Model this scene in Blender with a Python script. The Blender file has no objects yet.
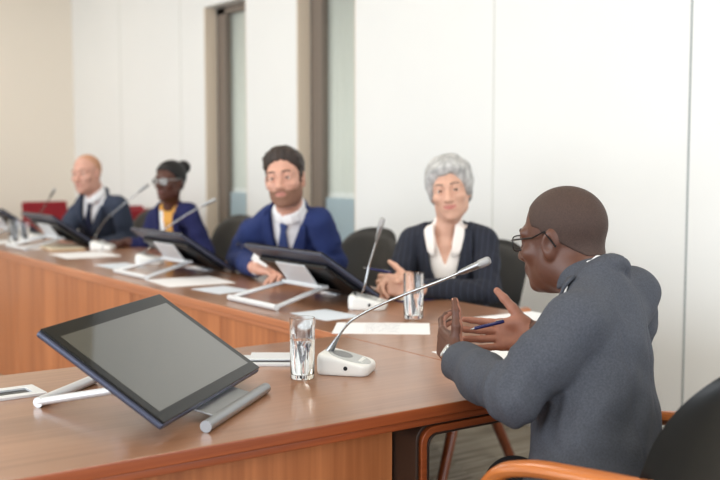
import bpy, bmesh, math, random
import numpy as np
from mathutils import Vector, Matrix
random.seed(7)
C = bpy.context.scene.collection
PI = math.pi

# ------------------------------------------------------------------ camera model (measured from the photograph)
FPX, CAM_H, HORIZON, AX = 1040.0, 1.28, 158.0, math.radians(54.9)
PITCH = math.atan((240 - HORIZON) / FPX)
FWH = np.array([math.cos(AX), math.sin(AX), 0.0])
RT = np.array([math.sin(AX), -math.cos(AX), 0.0])
UP = np.array([0, 0, 1.0])
FW = FWH * math.cos(PITCH) - UP * math.sin(PITCH)
CU = FWH * math.sin(PITCH) + UP * math.cos(PITCH)
EYE = np.array([0, 0, CAM_H])
def ray(x, y): return FW + RT * ((x - 360) / FPX) + CU * ((240 - y) / FPX)
def dep(x, y, D): return EYE + ray(x, y) * D
def onz(x, y, z):
    d = ray(x, y); return EYE + d * ((z - CAM_H) / d[2])
def nrm(v):
    v = np.array(v, float); return v / np.linalg.norm(v)
TZ = 0.75                                   # table height

# ------------------------------------------------------------------ materials
def lin(c):
    out = []
    for v in c[:3]:
        v = v / 255.0
        out.append(v / 12.92 if v <= 0.04045 else ((v + 0.055) / 1.055) ** 2.4)
    return (*out, 1.0)
def newmat(name):
    m = bpy.data.materials.new(name); m.use_nodes = True
    nt = m.node_tree; b = nt.nodes['Principled BSDF']
    return m, nt, b
def mat(name, rgb, rough=0.5, metal=0.0, spec=0.5, coat=0.0, noise=0.0, nscale=40.0, bump=0.0, bscale=200.0, trans=0.0, ior=1.45, sheen=0.0, sss=0.0, stretch=(1, 1, 1)):
    m, nt, b = newmat(name)
    b.inputs['Base Color'].default_value = lin(rgb)
    b.inputs['Roughness'].default_value = rough
    b.inputs['Metallic'].default_value = metal
    b.inputs['Specular IOR Level'].default_value = spec
    b.inputs['Coat Weight'].default_value = coat
    b.inputs['Transmission Weight'].default_value = trans
    b.inputs['IOR'].default_value = ior
    b.inputs['Sheen Weight'].default_value = sheen
    if sss:
        b.inputs['Subsurface Weight'].default_value = sss
        b.inputs['Subsurface Radius'].default_value = (0.012, 0.005, 0.003)
        b.inputs['Subsurface Scale'].default_value = 1.0
    if noise or bump:
        tc = nt.nodes.new('ShaderNodeTexCoord'); mp = nt.nodes.new('ShaderNodeMapping')
        mp.inputs['Scale'].default_value = stretch
        nt.links.new(tc.outputs['Object'], mp.inputs['Vector'])
    if noise:
        n = nt.nodes.new('ShaderNodeTexNoise'); n.inputs['Scale'].default_value = nscale; n.inputs['Detail'].default_value = 4
        nt.links.new(mp.outputs[0], n.inputs['Vector'])
        r = nt.nodes.new('ShaderNodeValToRGB')
        c = np.array(lin(rgb)[:3])
        r.color_ramp.elements[0].position = 0.3; r.color_ramp.elements[1].position = 0.7
        r.color_ramp.elements[0].color = (*np.clip(c * (1 - noise), 0, 1), 1)
        r.color_ramp.elements[1].color = (*np.clip(c * (1 + noise), 0, 1), 1)
        nt.links.new(n.outputs['Fac'], r.inputs['Fac']); nt.links.new(r.outputs['Color'], b.inputs['Base Color'])
    if bump:
        n2 = nt.nodes.new('ShaderNodeTexNoise'); n2.inputs['Scale'].default_value = bscale; n2.inputs['Detail'].default_value = 2
        nt.links.new(mp.outputs[0], n2.inputs['Vector'])
        bp = nt.nodes.new('ShaderNodeBump'); bp.inputs['Strength'].default_value = bump; bp.inputs['Distance'].default_value = 0.002
        nt.links.new(n2.outputs['Fac'], bp.inputs['Height']); nt.links.new(bp.outputs[0], b.inputs['Normal'])
    return m
def wood(name, dark, light, axis='X', rough=0.3, coat=0.2, fine=60.0, band=6.0, along=1.2):
    """long grain running along one object axis"""
    m, nt, b = newmat(name)
    tc = nt.nodes.new('ShaderNodeTexCoord')
    def nz(s_along, s_across, det):
        mp = nt.nodes.new('ShaderNodeMapping')
        s = [s_across] * 3; s['XYZ'.index(axis)] = s_along
        mp.inputs['Scale'].default_value = s
        n = nt.nodes.new('ShaderNodeTexNoise'); n.inputs['Scale'].default_value = 1.0; n.inputs['Detail'].default_value = det; n.inputs['Distortion'].default_value = 0.4
        nt.links.new(tc.outputs['Object'], mp.inputs[0]); nt.links.new(mp.outputs[0], n.inputs['Vector'])
        return n
    a, f = nz(along * .5, band, 3), nz(along * 2, fine, 5)
    mx = nt.nodes.new('ShaderNodeMix'); mx.data_type = 'FLOAT'; mx.inputs[0].default_value = 0.45
    nt.links.new(a.outputs['Fac'], mx.inputs[2]); nt.links.new(f.outputs['Fac'], mx.inputs[3])
    r = nt.nodes.new('ShaderNodeValToRGB'); r.color_ramp.elements[0].position = 0.33; r.color_ramp.elements[1].position = 0.67
    r.color_ramp.elements[0].color = lin(dark); r.color_ramp.elements[1].color = lin(light)
    nt.links.new(mx.outputs[0], r.inputs['Fac']); nt.links.new(r.outputs['Color'], b.inputs['Base Color'])
    b.inputs['Roughness'].default_value = rough; b.inputs['Coat Weight'].default_value = coat; b.inputs['Coat Roughness'].default_value = 0.15
    return m
def stripes(name, base, line, axis, period, width, rough=0.9, sheen=0.0, rot=0.0):
    m, nt, b = newmat(name)
    tc = nt.nodes.new('ShaderNodeTexCoord'); sx = nt.nodes.new('ShaderNodeSeparateXYZ')
    mp = nt.nodes.new('ShaderNodeMapping'); mp.inputs['Rotation'].default_value = (0, 0, rot); nt.links.new(tc.outputs['Object'], mp.inputs[0]); nt.links.new(mp.outputs[0], sx.inputs[0])
    mo = nt.nodes.new('ShaderNodeMath'); mo.operation = 'PINGPONG'; mo.inputs[1].default_value = period
    nt.links.new(sx.outputs[axis], mo.inputs[0])
    lt = nt.nodes.new('ShaderNodeMath'); lt.operation = 'LESS_THAN'; lt.inputs[1].default_value = width
    nt.links.new(mo.outputs[0], lt.inputs[0])
    mx = nt.nodes.new('ShaderNodeMix'); mx.data_type = 'RGBA'
    mx.inputs[6].default_value = lin(base); mx.inputs[7].default_value = lin(line)
    nt.links.new(lt.outputs[0], mx.inputs[0]); nt.links.new(mx.outputs[2], b.inputs['Base Color'])
    b.inputs['Roughness'].default_value = rough; b.inputs['Sheen Weight'].default_value = sheen
    return m

M = {}
M['wall'] = mat('white wall panel', (240, 240, 238), 0.6, noise=0.01, nscale=2)
M['wall_beige'] = mat('beige wall', (238, 228, 214), 0.75)
M['seam'] = mat('panel seam', (150, 156, 158), 0.7)
M['seam_pale'] = mat('pale panel seam', (214, 214, 208), 0.7)
M['ceiling'] = mat('ceiling paint', (226, 220, 204), 0.9)
M['jamb'] = mat('beige jamb', (226, 210, 190), 0.5)
M['frame_dark'] = mat('dark window frame', (126, 114, 104), 0.45)
M['blind'] = mat('sage sheer curtain', (196, 204, 192), 0.9)
M['film'] = mat('teal frosted film', (150, 184, 192), 0.6)
M['top_x'] = wood('walnut table top x', (138, 96, 70), (170, 124, 94), 'X', 0.28, 0.25)
M['top_y'] = wood('walnut table top y', (138, 96, 70), (170, 124, 94), 'Y', 0.28, 0.25)
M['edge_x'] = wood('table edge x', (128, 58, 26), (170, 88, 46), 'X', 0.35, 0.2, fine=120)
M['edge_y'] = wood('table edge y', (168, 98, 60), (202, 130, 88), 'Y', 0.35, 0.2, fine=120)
M['panel_z'] = wood('vertical grain panel', (148, 82, 44), (196, 122, 74), 'Z', 0.4, 0.1, fine=50, band=9, along=.8)
M['chair_wood'] = wood('cherry chair wood', (160, 84, 36), (206, 124, 64), 'Y', 0.28, 0.4, fine=70)
M['leg_wood'] = wood('dark leg wood', (98, 46, 22), (140, 72, 38), 'Z', 0.35, 0.2)
M['strip_dark'] = mat('dark laminate strip', (58, 42, 34), 0.4)
M['leather'] = mat('black leather', (16, 17, 19), 0.4, bump=0.15, bscale=350)
M['red'] = mat('red fabric', (140, 22, 34), 0.9, sheen=.3, noise=.15)
M['black'] = mat('black plastic', (20, 21, 23), 0.35)
M['bezel'] = mat('black bezel glass', (8, 8, 9), 0.08, spec=.3)
M['screen'] = mat('dark screen glass', (44, 43, 35), 0.06, spec=0.8, coat=1.0)
M['shell'] = mat('blue grey shell edge', (74, 78, 96), 0.3, metal=.5)
M['alu'] = mat('brushed aluminium', (160, 162, 165), 0.3, metal=1.0)
M['alu_white'] = mat('satin silver', (226, 229, 233), 0.35, metal=.35)
M['white_plastic'] = mat('white plastic', (236, 236, 233), 0.35)
M['grey_plastic'] = mat('grey plastic', (186, 188, 188), 0.4)
M['grille'] = mat('grey speaker grille', (140, 142, 143), 0.5, bump=.8, bscale=900)
M['chrome'] = mat('steel', (178, 180, 182), 0.25, metal=1.0)
M['dark_metal'] = mat('metal mesh', (185, 185, 186), 0.4, metal=.8, bump=.8, bscale=1200)
M['paper'] = mat('white paper', (240, 240, 242), 0.8)
M['paper_blue_shade'] = mat('pale blue shade-painted paper', (214, 222, 232), 0.8)  # bluish shadow tint of one card painted into the colour, other cards share it
M['paper_cream'] = mat('cream paper', (226, 212, 186), 0.8)
M['ink'] = mat('grey print', (186, 188, 196), 0.8)
M['navy_cover'] = mat('navy cover', (44, 52, 110), 0.6)
M['tan_cover'] = mat('tan cover', (190, 140, 90), 0.6)
M['pen_blue'] = mat('dark blue pen', (34, 34, 92), 0.25)
M['glass'] = mat('clear glass', (255, 255, 255), 0.0, trans=1.0, ior=1.45)
M['water'] = mat('water', (250, 253, 255), 0.0, trans=1.0, ior=1.33)
M['lens'] = mat('spectacle lens', (255, 255, 255), 0.0, trans=1.0, ior=1.05)
M['lens_glare'] = mat('painted glare lens', (120, 116, 112), 0.2)  # opaque grey lens, its glare is put into the colour
M['frame_black'] = mat('black spectacle frame', (16, 16, 18), 0.3)
M['frame_clear'] = mat('pale spectacle frame', (200, 205, 205), 0.3)
M['shirt'] = mat('white shirt cotton', (240, 240, 242), 0.85)
M['shirt_cream'] = mat('cream white shirt', (244, 236, 230), 0.8)
M['mustard'] = mat('mustard top', (222, 164, 82), 0.85)
M['tie_blue'] = mat('blue tie', (58, 74, 124), 0.6)
M['tie_dark'] = mat('dark navy tie', (34, 40, 64), 0.6)
M['suit_grey'] = mat('charcoal wool', (72, 75, 84), 0.9, noise=.22, nscale=260, bump=.35, bscale=500)
M['suit_blue'] = mat('blue wool', (33, 48, 98), 0.9, noise=.10, nscale=200)
M['suit_navy'] = mat('navy wool', (30, 34, 80), 0.9, noise=.10, nscale=200)
M['suit_slate'] = mat('slate wool', (54, 62, 80), 0.9, noise=.10, nscale=200)
M['suit_pin'] = stripes('navy pinstripe wool', (33, 36, 48), (56, 61, 78), 0, 0.011, 0.0010, rot=.95)
M['trouser'] = mat('dark trousers', (28, 30, 36), 0.9)
M['shoe'] = mat('black shoe leather', (18, 17, 16), 0.35)
M['skin_deep'] = mat('deep brown skin', (92, 57, 44), 0.42, noise=.10, nscale=30, bump=.15, bscale=300)
M['skin_deep_w'] = mat('dark brown skin', (84, 50, 40), 0.45, noise=.08, nscale=30)
M['skin_fair'] = mat('fair skin', (208, 158, 138), 0.5, noise=.06, nscale=25, sss=.05)
M['skin_pale'] = mat('pale rosy skin', (210, 160, 142), 0.5, noise=.06, nscale=25, sss=.05)
M['skin_tan'] = mat('warm beige skin', (214, 168, 146), 0.5, noise=.05, nscale=25, sss=.05)
M['lip_deep'] = mat('brown lip', (104, 56, 48), 0.4)
M['lip_fair'] = mat('pink lip', (182, 120, 108), 0.5); M['lip_rose'] = mat('rose lip', (190, 118, 108), 0.45)
M['palm_deep'] = mat('lighter brown palm', (166, 112, 92), 0.5, noise=.10, nscale=40)
M['nail'] = mat('fingernail', (196, 140, 120), 0.3)
M['stubble'] = mat('close cropped black hair', (66, 47, 40), 0.6, noise=.35, nscale=420, bump=.6, bscale=700)
M['hair_brown'] = mat('dark brown hair', (50, 38, 32), 0.55, noise=.4, nscale=60, bump=.8, bscale=160, stretch=(1, 1, .35))
M['beard'] = mat('brown beard', (140, 102, 84), 0.75, noise=.35, nscale=300, bump=.6, bscale=500)
M['hair_grey'] = mat('silver grey hair', (182, 181, 180), 0.6, noise=.35, nscale=45, bump=.9, bscale=110, stretch=(1, 1, .5))
M['hair_black'] = mat('black hair', (20, 18, 19), 0.55, noise=.3, nscale=80, bump=.6, bscale=200)
M['hair_fair'] = mat('close cropped fair hair', (196, 146, 116), 0.7, noise=.2, nscale=300)
M['brow_grey'] = mat('grey brown brow', (120, 100, 88), 0.8)
M['eye_white'] = mat('eye white', (226, 220, 214), 0.25)
M['iris'] = mat('dark brown iris', (44, 28, 22), 0.15)
M['watch'] = mat('silver watch', (205, 207, 210), 0.2, metal=.9)
M['watch_face'] = mat('white watch face', (235, 235, 230), 0.2)
def carpet_material():
    m, nt, b = newmat('herringbone carpet')
    tc = nt.nodes.new('ShaderNodeTexCoord')
    outs = []
    for ang in (0.35, -0.75):
        mp = nt.nodes.new('ShaderNodeMapping'); mp.inputs['Rotation'].default_value = (0, 0, ang); mp.inputs['Scale'].default_value = (1.6, 40, 1)
        n = nt.nodes.new('ShaderNodeTexNoise'); n.inputs['Scale'].default_value = 1; n.inputs['Detail'].default_value = 3
        nt.links.new(tc.outputs['Object'], mp.inputs[0]); nt.links.new(mp.outputs[0], n.inputs['Vector']); outs.append(n)
    ck = nt.nodes.new('ShaderNodeTexChecker'); ck.inputs['Scale'].default_value = 2.0
    mp = nt.nodes.new('ShaderNodeMapping'); mp.inputs['Rotation'].default_value = (0, 0, 0.35)
    nt.links.new(tc.outputs['Object'], mp.inputs[0]); nt.links.new(mp.outputs[0], ck.inputs['Vector'])
    mx = nt.nodes.new('ShaderNodeMix'); mx.data_type = 'FLOAT'
    nt.links.new(ck.outputs['Fac'], mx.inputs[0]); nt.links.new(outs[0].outputs['Fac'], mx.inputs[2]); nt.links.new(outs[1].outputs['Fac'], mx.inputs[3])
    r = nt.nodes.new('ShaderNodeValToRGB'); r.color_ramp.elements[0].position = .35; r.color_ramp.elements[1].position = .65
    r.color_ramp.elements[0].color = lin((122, 112, 98)); r.color_ramp.elements[1].color = lin((176, 166, 150))
    nt.links.new(mx.outputs[0], r.inputs['Fac']); nt.links.new(r.outputs[0], b.inputs['Base Color'])
    b.inputs['Roughness'].default_value = 1.0
    return m
M['carpet'] = carpet_material()
def thin_glass(name, tint, gloss=.1):
    m, nt, b = newmat(name); nt.nodes.remove(b)
    t = nt.nodes.new('ShaderNodeBsdfTransparent'); t.inputs[0].default_value = lin(tint)
    g = nt.nodes.new('ShaderNodeBsdfGlossy'); g.inputs['Roughness'].default_value = .05
    mx = nt.nodes.new('ShaderNodeMixShader'); mx.inputs[0].default_value = gloss
    nt.links.new(t.outputs[0], mx.inputs[1]); nt.links.new(g.outputs[0], mx.inputs[2])
    nt.links.new(mx.outputs[0], nt.nodes['Material Output'].inputs[0]); return m
M['pane'] = thin_glass('window glass', (250, 252, 251)); M['lens'] = thin_glass('clear lens', (250, 250, 250), .05)
def sheer(name, rgb):
    m, nt, b = newmat(name); b.inputs['Base Color'].default_value = lin(rgb); b.inputs['Roughness'].default_value = .9
    t = nt.nodes.new('ShaderNodeBsdfTranslucent'); t.inputs[0].default_value = lin(rgb); mx = nt.nodes.new('ShaderNodeMixShader'); mx.inputs[0].default_value = .5
    nt.links.new(b.outputs[0], mx.inputs[1]); nt.links.new(t.outputs[0], mx.inputs[2]); nt.links.new(mx.outputs[0], nt.nodes['Material Output'].inputs[0]); return m
M['blind'] = sheer('sage sheer curtain', (230, 231, 227)); M['film'] = sheer('frosted film', (208, 222, 228))
def printed_material():
    m, nt, b = newmat('printed paper')
    tc = nt.nodes.new('ShaderNodeTexCoord'); sx = nt.nodes.new('ShaderNodeSeparateXYZ'); nt.links.new(tc.outputs['Object'], sx.inputs[0])
    def math_(op, a, v):
        n = nt.nodes.new('ShaderNodeMath'); n.operation = op
        nt.links.new(a, n.inputs[0]) if hasattr(a, 'links') else None
        if hasattr(v, 'links'): nt.links.new(v, n.inputs[1])
        else: n.inputs[1].default_value = v
        return n.outputs[0]
    line = math_('LESS_THAN', math_('PINGPONG', sx.outputs[1], .006), .0018)
    inx = math_('LESS_THAN', math_('ABSOLUTE', sx.outputs[0], 0), .055)
    iny = math_('LESS_THAN', math_('ABSOLUTE', sx.outputs[1], 0), .09)
    nz = nt.nodes.new('ShaderNodeTexNoise'); nz.inputs['Scale'].default_value = 90; nt.links.new(tc.outputs['Object'], nz.inputs['Vector'])
    wd = math_('GREATER_THAN', nz.outputs['Fac'], .45)
    f = math_('MULTIPLY', math_('MULTIPLY', line, inx), math_('MULTIPLY', iny, wd))
    mx = nt.nodes.new('ShaderNodeMix'); mx.data_type = 'RGBA'; mx.inputs[6].default_value = lin((240, 240, 242)); mx.inputs[7].default_value = lin((178, 180, 190))
    nt.links.new(f, mx.inputs[0]); nt.links.new(mx.outputs[2], b.inputs['Base Color']); b.inputs['Roughness'].default_value = .8
    return m
M['printed'] = printed_material()

# ------------------------------------------------------------------ object helpers
def empty(name, loc=(0, 0, 0), rz=0.0):
    o = bpy.data.objects.new(name, None); C.objects.link(o)
    o.location = tuple(loc); o.rotation_euler = (0, 0, rz); o.empty_display_size = .05
    return o
def tag(o, label=None, cat=None, group=None, kind=None):
    if label: o['label'] = label
    if cat: o['category'] = cat
    if group: o['group'] = group
    if kind: o['kind'] = kind
    return o
def thing(name, label, cat, loc=(0, 0, 0), rz=0.0, group=None):
    return tag(empty(name, loc, rz), label, cat, group)
def link_mesh(name, me, m, parent=None, smooth=True):
    o = bpy.data.objects.new(name, me); C.objects.link(o)
    for x in (m if isinstance(m, (list, tuple)) else [m]): me.materials.append(x)
    if smooth:
        me.polygons.foreach_set('use_smooth', [True] * len(me.polygons))
        if len(me.polygons) < 5000: me.set_sharp_from_angle(angle=math.radians(38))
    if parent: o.parent = parent
    return o
def finish(name, bm, m, parent=None, smooth=False, bevel=0.0, seg=2, angle=True):
    bmesh.ops.recalc_face_normals(bm, faces=bm.faces)
    me = bpy.data.meshes.new(name); bm.to_mesh(me); bm.free()
    o = link_mesh(name, me, m, parent, smooth)
    if bevel:
        b = o.modifiers.new('bevel', 'BEVEL'); b.width = bevel; b.segments = seg; b.limit_method = 'ANGLE'; b.angle_limit = math.radians(40)
        me.polygons.foreach_set('use_smooth', [True] * len(me.polygons))
        w = o.modifiers.new('wn', 'WEIGHTED_NORMAL'); w.keep_sharp = True
    return o
def add_box(bm, c, s, rot=None, mi=0):
    mtx = Matrix.Translation(Vector(c)) @ (rot.to_4x4() if rot else Matrix.Identity(4)) @ Matrix.Diagonal((s[0], s[1], s[2], 1))
    r = bmesh.ops.create_cube(bm, size=1.0, matrix=mtx)
    for f in {f for v in r['verts'] for f in v.link_faces}: f.material_index = mi
def box(name, c, s, m, parent=None, bevel=0.0, rot=None):
    bm = bmesh.new(); add_box(bm, c, s, rot); return finish(name, bm, m, parent, bevel=bevel)
def frames(pts):
    pts = [Vector(p) for p in pts]; T = []
    for i in range(len(pts)):
        a = pts[max(0, i - 1)]; b = pts[min(len(pts) - 1, i + 1)]; T.append((b - a).normalized())
    n = T[0].orthogonal().normalized(); out = []
    for i, t in enumerate(T):
        n = (n - t * n.dot(t)).normalized(); out.append((pts[i], n, t.cross(n)))
    return out
def add_tube(bm, pts, r, seg=12, closed=False, sx=1.0, sy=1.0, ref=None):
    pts = [Vector(tuple(p)) for p in pts]
    rs = r if isinstance(r, (list, tuple)) else [r] * len(pts)
    rings = []
    if ref is not None or closed:
        fr = []
        k = len(pts); rv = Vector(tuple(ref)) if ref is not None else Vector((0, 0, 1))
        for i in range(k):
            a = pts[(i - 1) % k] if closed else pts[max(0, i - 1)]; b = pts[(i + 1) % k] if closed else pts[min(k - 1, i + 1)]
            t = (b - a).normalized(); n = (rv - t * rv.dot(t)).normalized(); fr.append((pts[i], n, t.cross(n)))
    else: fr = frames(pts)
    for (p, n, b), rr in zip(fr, rs):
        rings.append([bm.verts.new(p + (n * math.cos(a) * sx + b * math.sin(a) * sy) * rr) for a in [2 * PI * j / seg for j in range(seg)]])
    L = len(rings)
    for i in range(L if closed else L - 1):
        A, B = rings[i], rings[(i + 1) % L]
        for j in range(seg): bm.faces.new((A[j], A[(j + 1) % seg], B[(j + 1) % seg], B[j]))
    if not closed: bm.faces.new(rings[0][::-1]); bm.faces.new(rings[-1])
def tube(name, pts, r, m, parent=None, seg=12, **k):
    bm = bmesh.new(); add_tube(bm, pts, r, seg, **k); return finish(name, bm, m, parent, smooth=True)
def spline(pts, n=8):
    pts = [np.array(p, float) for p in pts]; out = []
    P = [2 * pts[0] - pts[1]] + pts + [2 * pts[-1] - pts[-2]]
    for i in range(1, len(P) - 2):
        for j in range(n):
            t = j / n; p0, p1, p2, p3 = P[i - 1:i + 3]
            out.append(0.5 * ((2 * p1) + (-p0 + p2) * t + (2 * p0 - 5 * p1 + 4 * p2 - p3) * t * t + (-p0 + 3 * p1 - 3 * p2 + p3) * t ** 3))
    out.append(pts[-1]); return out
def add_lathe(bm, prof, seg=40, loc=(0, 0, 0)):
    rings = []
    for r, z in prof:
        if r < 1e-5: rings.append([bm.verts.new((loc[0], loc[1], loc[2] + z))])
        else: rings.append([bm.verts.new((loc[0] + r * math.cos(2 * PI * j / seg), loc[1] + r * math.sin(2 * PI * j / seg), loc[2] + z)) for j in range(seg)])
    for A, B in zip(rings, rings[1:]):
        for j in range(seg):
            k = (j + 1) % seg
            if len(A) == 1 and len(B) == 1: continue
            if len(A) == 1: bm.faces.new((A[0], B[k], B[j]))
            elif len(B) == 1: bm.faces.new((A[j], A[k], B[0]))
            else: bm.faces.new((A[j], A[k], B[k], B[j]))
def lathe(name, prof, m, parent=None, seg=40):
    bm = bmesh.new(); add_lathe(bm, prof, seg); me = bpy.data.meshes.new(name); bm.to_mesh(me); bm.free(); return link_mesh(name, me, m, parent, True)
def add_prism(bm, poly, z0, z1, side_mi=0, top_mi=0):
    lo = [bm.verts.new((p[0], p[1], z0)) for p in poly]; hi = [bm.verts.new((p[0], p[1], z1)) for p in poly]
    f = bm.faces.new(hi); f.material_index = top_mi
    f = bm.faces.new(lo[::-1]); f.material_index = side_mi
    n = len(poly)
    for i in range(n):
        f = bm.faces.new((lo[i], lo[(i + 1) % n], hi[(i + 1) % n], hi[i])); f.material_index = side_mi
def under(child, part):
    child.parent = part; child.matrix_parent_inverse = part.matrix_basis.inverted()
    return child
def copy_tree(o, parent=None):
    c = o.copy(); C.objects.link(c)
    if parent: c.parent = parent; c.matrix_parent_inverse = o.matrix_parent_inverse.copy()
    for ch in list(o.children): copy_tree(ch, c)
    return c

# ------------------------------------------------------------------ implicit surfaces (bodies and clothes grow as one skin)
class Field:
    def __init__(self): self.p = []; self.post = []
    def _add(self, fn, c, rad, k, op): self.p.append((fn, np.array(c, float), rad, k, op)); return self
    def cap(self, a, b, ra, rb=None, k=.01, op='add'):
        a = np.array(a, float); b = np.array(b, float); rb = ra if rb is None else rb; ab = b - a; L2 = max(ab @ ab, 1e-9)
        def fn(P):
            t = np.clip(((P - a) @ ab) / L2, 0, 1)
            return np.linalg.norm(P - a - t[:, None] * ab, axis=1) - (ra + (rb - ra) * t)
        return self._add(fn, (a + b) / 2, np.sqrt(L2) / 2 + max(ra, rb), k, op)
    def chain(self, pts, rs, k=.01, op='add'):
        for i in range(len(pts) - 1): self.cap(pts[i], pts[i + 1], rs[i], rs[i + 1], k, op)
        return self
    def acap(self, a, b, ra, rb, ax, q, k=.03, op='add'):
        """capsule squashed by q along the unit axis ax"""
        a = np.array(a, float); b = np.array(b, float); ax = nrm(ax)
        S = np.eye(3) + (1 / q - 1) * np.outer(ax, ax); a2 = S @ a; b2 = S @ b; ab = b2 - a2; L2 = max(ab @ ab, 1e-9); w = max(q, .6) if q < 1 else 1
        def fn(P):
            Q = P @ S; t = np.clip(((Q - a2) @ ab) / L2, 0, 1)
            return (np.linalg.norm(Q - a2 - t[:, None] * ab, axis=1) - (ra + (rb - ra) * t)) * w
        return self._add(fn, (a + b) / 2, np.linalg.norm(b - a) / 2 + max(ra, rb), k, op)
    def ell(self, c, r, R=None, k=.01, op='add'):
        c = np.array(c, float); r = np.array(r, float); R = np.eye(3) if R is None else np.array(R)
        def fn(P):
            q = (P - c) @ R.T; k0 = np.linalg.norm(q / r, axis=1); k1 = np.linalg.norm(q / (r * r), axis=1)
            return np.where(k1 < 1e-9, -r.min(), k0 * (k0 - 1) / np.maximum(k1, 1e-9))
        return self._add(fn, c, r.max(), k, op)
    def rbox(self, c, h, R=None, rd=.01, k=.005, op='add'):
        c = np.array(c, float); h = np.array(h, float) - rd; R = np.eye(3) if R is None else np.array(R)
        def fn(P):
            q = np.abs((P - c) @ R.T) - h
            return np.linalg.norm(np.maximum(q, 0), axis=1) + np.minimum(q.max(1), 0) - rd
        return self._add(fn, c, np.linalg.norm(h) + rd, k, op)
    def __call__(self, P):
        P = np.asarray(P, float); d = np.full(len(P), 0.5)
        for fn, c, rad, k, op in self.p:
            m = ((P - c) ** 2).sum(1) < (rad + .07) ** 2
            if not m.any(): continue
            v = fn(P[m]); e = d[m]
            if op == 'add':
                h = np.maximum(k - np.abs(e - v), 0) / k; d[m] = np.minimum(e, v) - h * h * k * .25
            else:
                v = -v; h = np.maximum(k - np.abs(e - v), 0) / k; d[m] = np.maximum(e, v) + h * h * k * .25
        for f in self.post: d = f(P, d)
        return d
    def bounds(self):
        lo = np.min([c - r for _, c, r, _, op in self.p if op == 'add'], 0); hi = np.max([c + r for _, c, r, _, op in self.p if op == 'add'], 0)
        return lo - .02, hi + .02
    def hit(self, o, d, n=60, far=.6):
        """first surface point from o along d"""
        o = np.array(o, float); d = nrm(d); t = 0.0
        for _ in range(n):
            v = self((o + d * t)[None])[0]
            if v < 3e-4: break
            t += min(v, .02) * .8
            if t > far: return None
        return o + d * t
def polygonize(fn, lo, hi, h):
    B = 4
    n = np.maximum(np.ceil((hi - lo) / (h * B)).astype(int), 1) + 1
    g = [lo[i] + (np.arange(n[i]) * B + (B - 1) / 2) * h for i in range(3)]
    cc = np.stack(np.meshgrid(*g, indexing='ij'), -1).reshape(-1, 3)
    cv = fn(cc)
    N = n * B
    V = np.repeat(np.repeat(np.repeat(np.where(cv > 0, 1.0, -1.0).reshape(n).astype(np.float32), B, 0), B, 1), B, 2)
    act = np.nonzero(np.abs(cv) < h * B * 2.1)[0]
    bi = np.stack(np.unravel_index(act, n), -1)
    off = np.stack(np.meshgrid(*[np.arange(B)] * 3, indexing='ij'), -1).reshape(-1, 3)
    for s in range(0, len(bi), 6000):
        idx = (bi[s:s + 6000, None, :] * B + off[None]).reshape(-1, 3)
        V[idx[:, 0], idx[:, 1], idx[:, 2]] = fn(lo + idx * h)
    S = V < 0
    cnt = np.zeros(N - 1, np.int8)
    for o in off[(off < 2).all(1)]: cnt += S[o[0]:N[0] - 1 + o[0], o[1]:N[1] - 1 + o[1], o[2]:N[2] - 1 + o[2]]
    cells = np.stack(np.nonzero((cnt > 0) & (cnt < 8)), -1)
    acc = np.zeros((len(cells), 3)); w = np.zeros(len(cells))
    cor = [(0, 0, 0), (1, 0, 0), (0, 1, 0), (1, 1, 0), (0, 0, 1), (1, 0, 1), (0, 1, 1), (1, 1, 1)]
    val = [V[cells[:, 0] + c[0], cells[:, 1] + c[1], cells[:, 2] + c[2]].astype(float) for c in cor]
    for i in range(8):
        for ax in range(3):
            if cor[i][ax]: continue
            j = i + (1 << ax); a, b = val[i], val[j]; m = (a < 0) != (b < 0)
            t = np.where(m, a / np.where(a == b, 1, a - b), 0)
            p = np.repeat(np.array(cor[i], float)[None], len(cells), 0); p[:, ax] += t
            acc[m] += p[m]; w[m] += 1
    verts = lo + (cells + acc / w[:, None]) * h
    idm = np.full(N - 1, -1, np.int32); idm[cells[:, 0], cells[:, 1], cells[:, 2]] = np.arange(len(cells))
    quads = []
    for ax in range(3):
        sl0 = [slice(None)] * 3; sl1 = [slice(None)] * 3; sl0[ax] = slice(0, -1); sl1[ax] = slice(1, None)
        e = np.stack(np.nonzero(S[tuple(sl0)] != S[tuple(sl1)]), -1)
        u, v = (ax + 1) % 3, (ax + 2) % 3
        ok = (e[:, u] > 0) & (e[:, v] > 0) & (e[:, u] < N[u] - 1) & (e[:, v] < N[v] - 1); e = e[ok]
        du = np.eye(3, dtype=int)[u]; dv = np.eye(3, dtype=int)[v]
        q = np.stack([idm[tuple((e - a).T)] for a in (du + dv, dv, 0 * du, du)], -1)
        flip = S[e[:, 0], e[:, 1], e[:, 2]]
        q = np.where(flip[:, None], q, q[:, ::-1]); quads.append(q)
    quads = np.concatenate(quads); quads = quads[(quads >= 0).all(1)]
    return verts, quads
def face_n(c):
    n = np.cross(c[:, 2] - c[:, 0], c[:, 3] - c[:, 1]); return n / np.maximum(np.linalg.norm(n, axis=1), 1e-12)[:, None]
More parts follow.
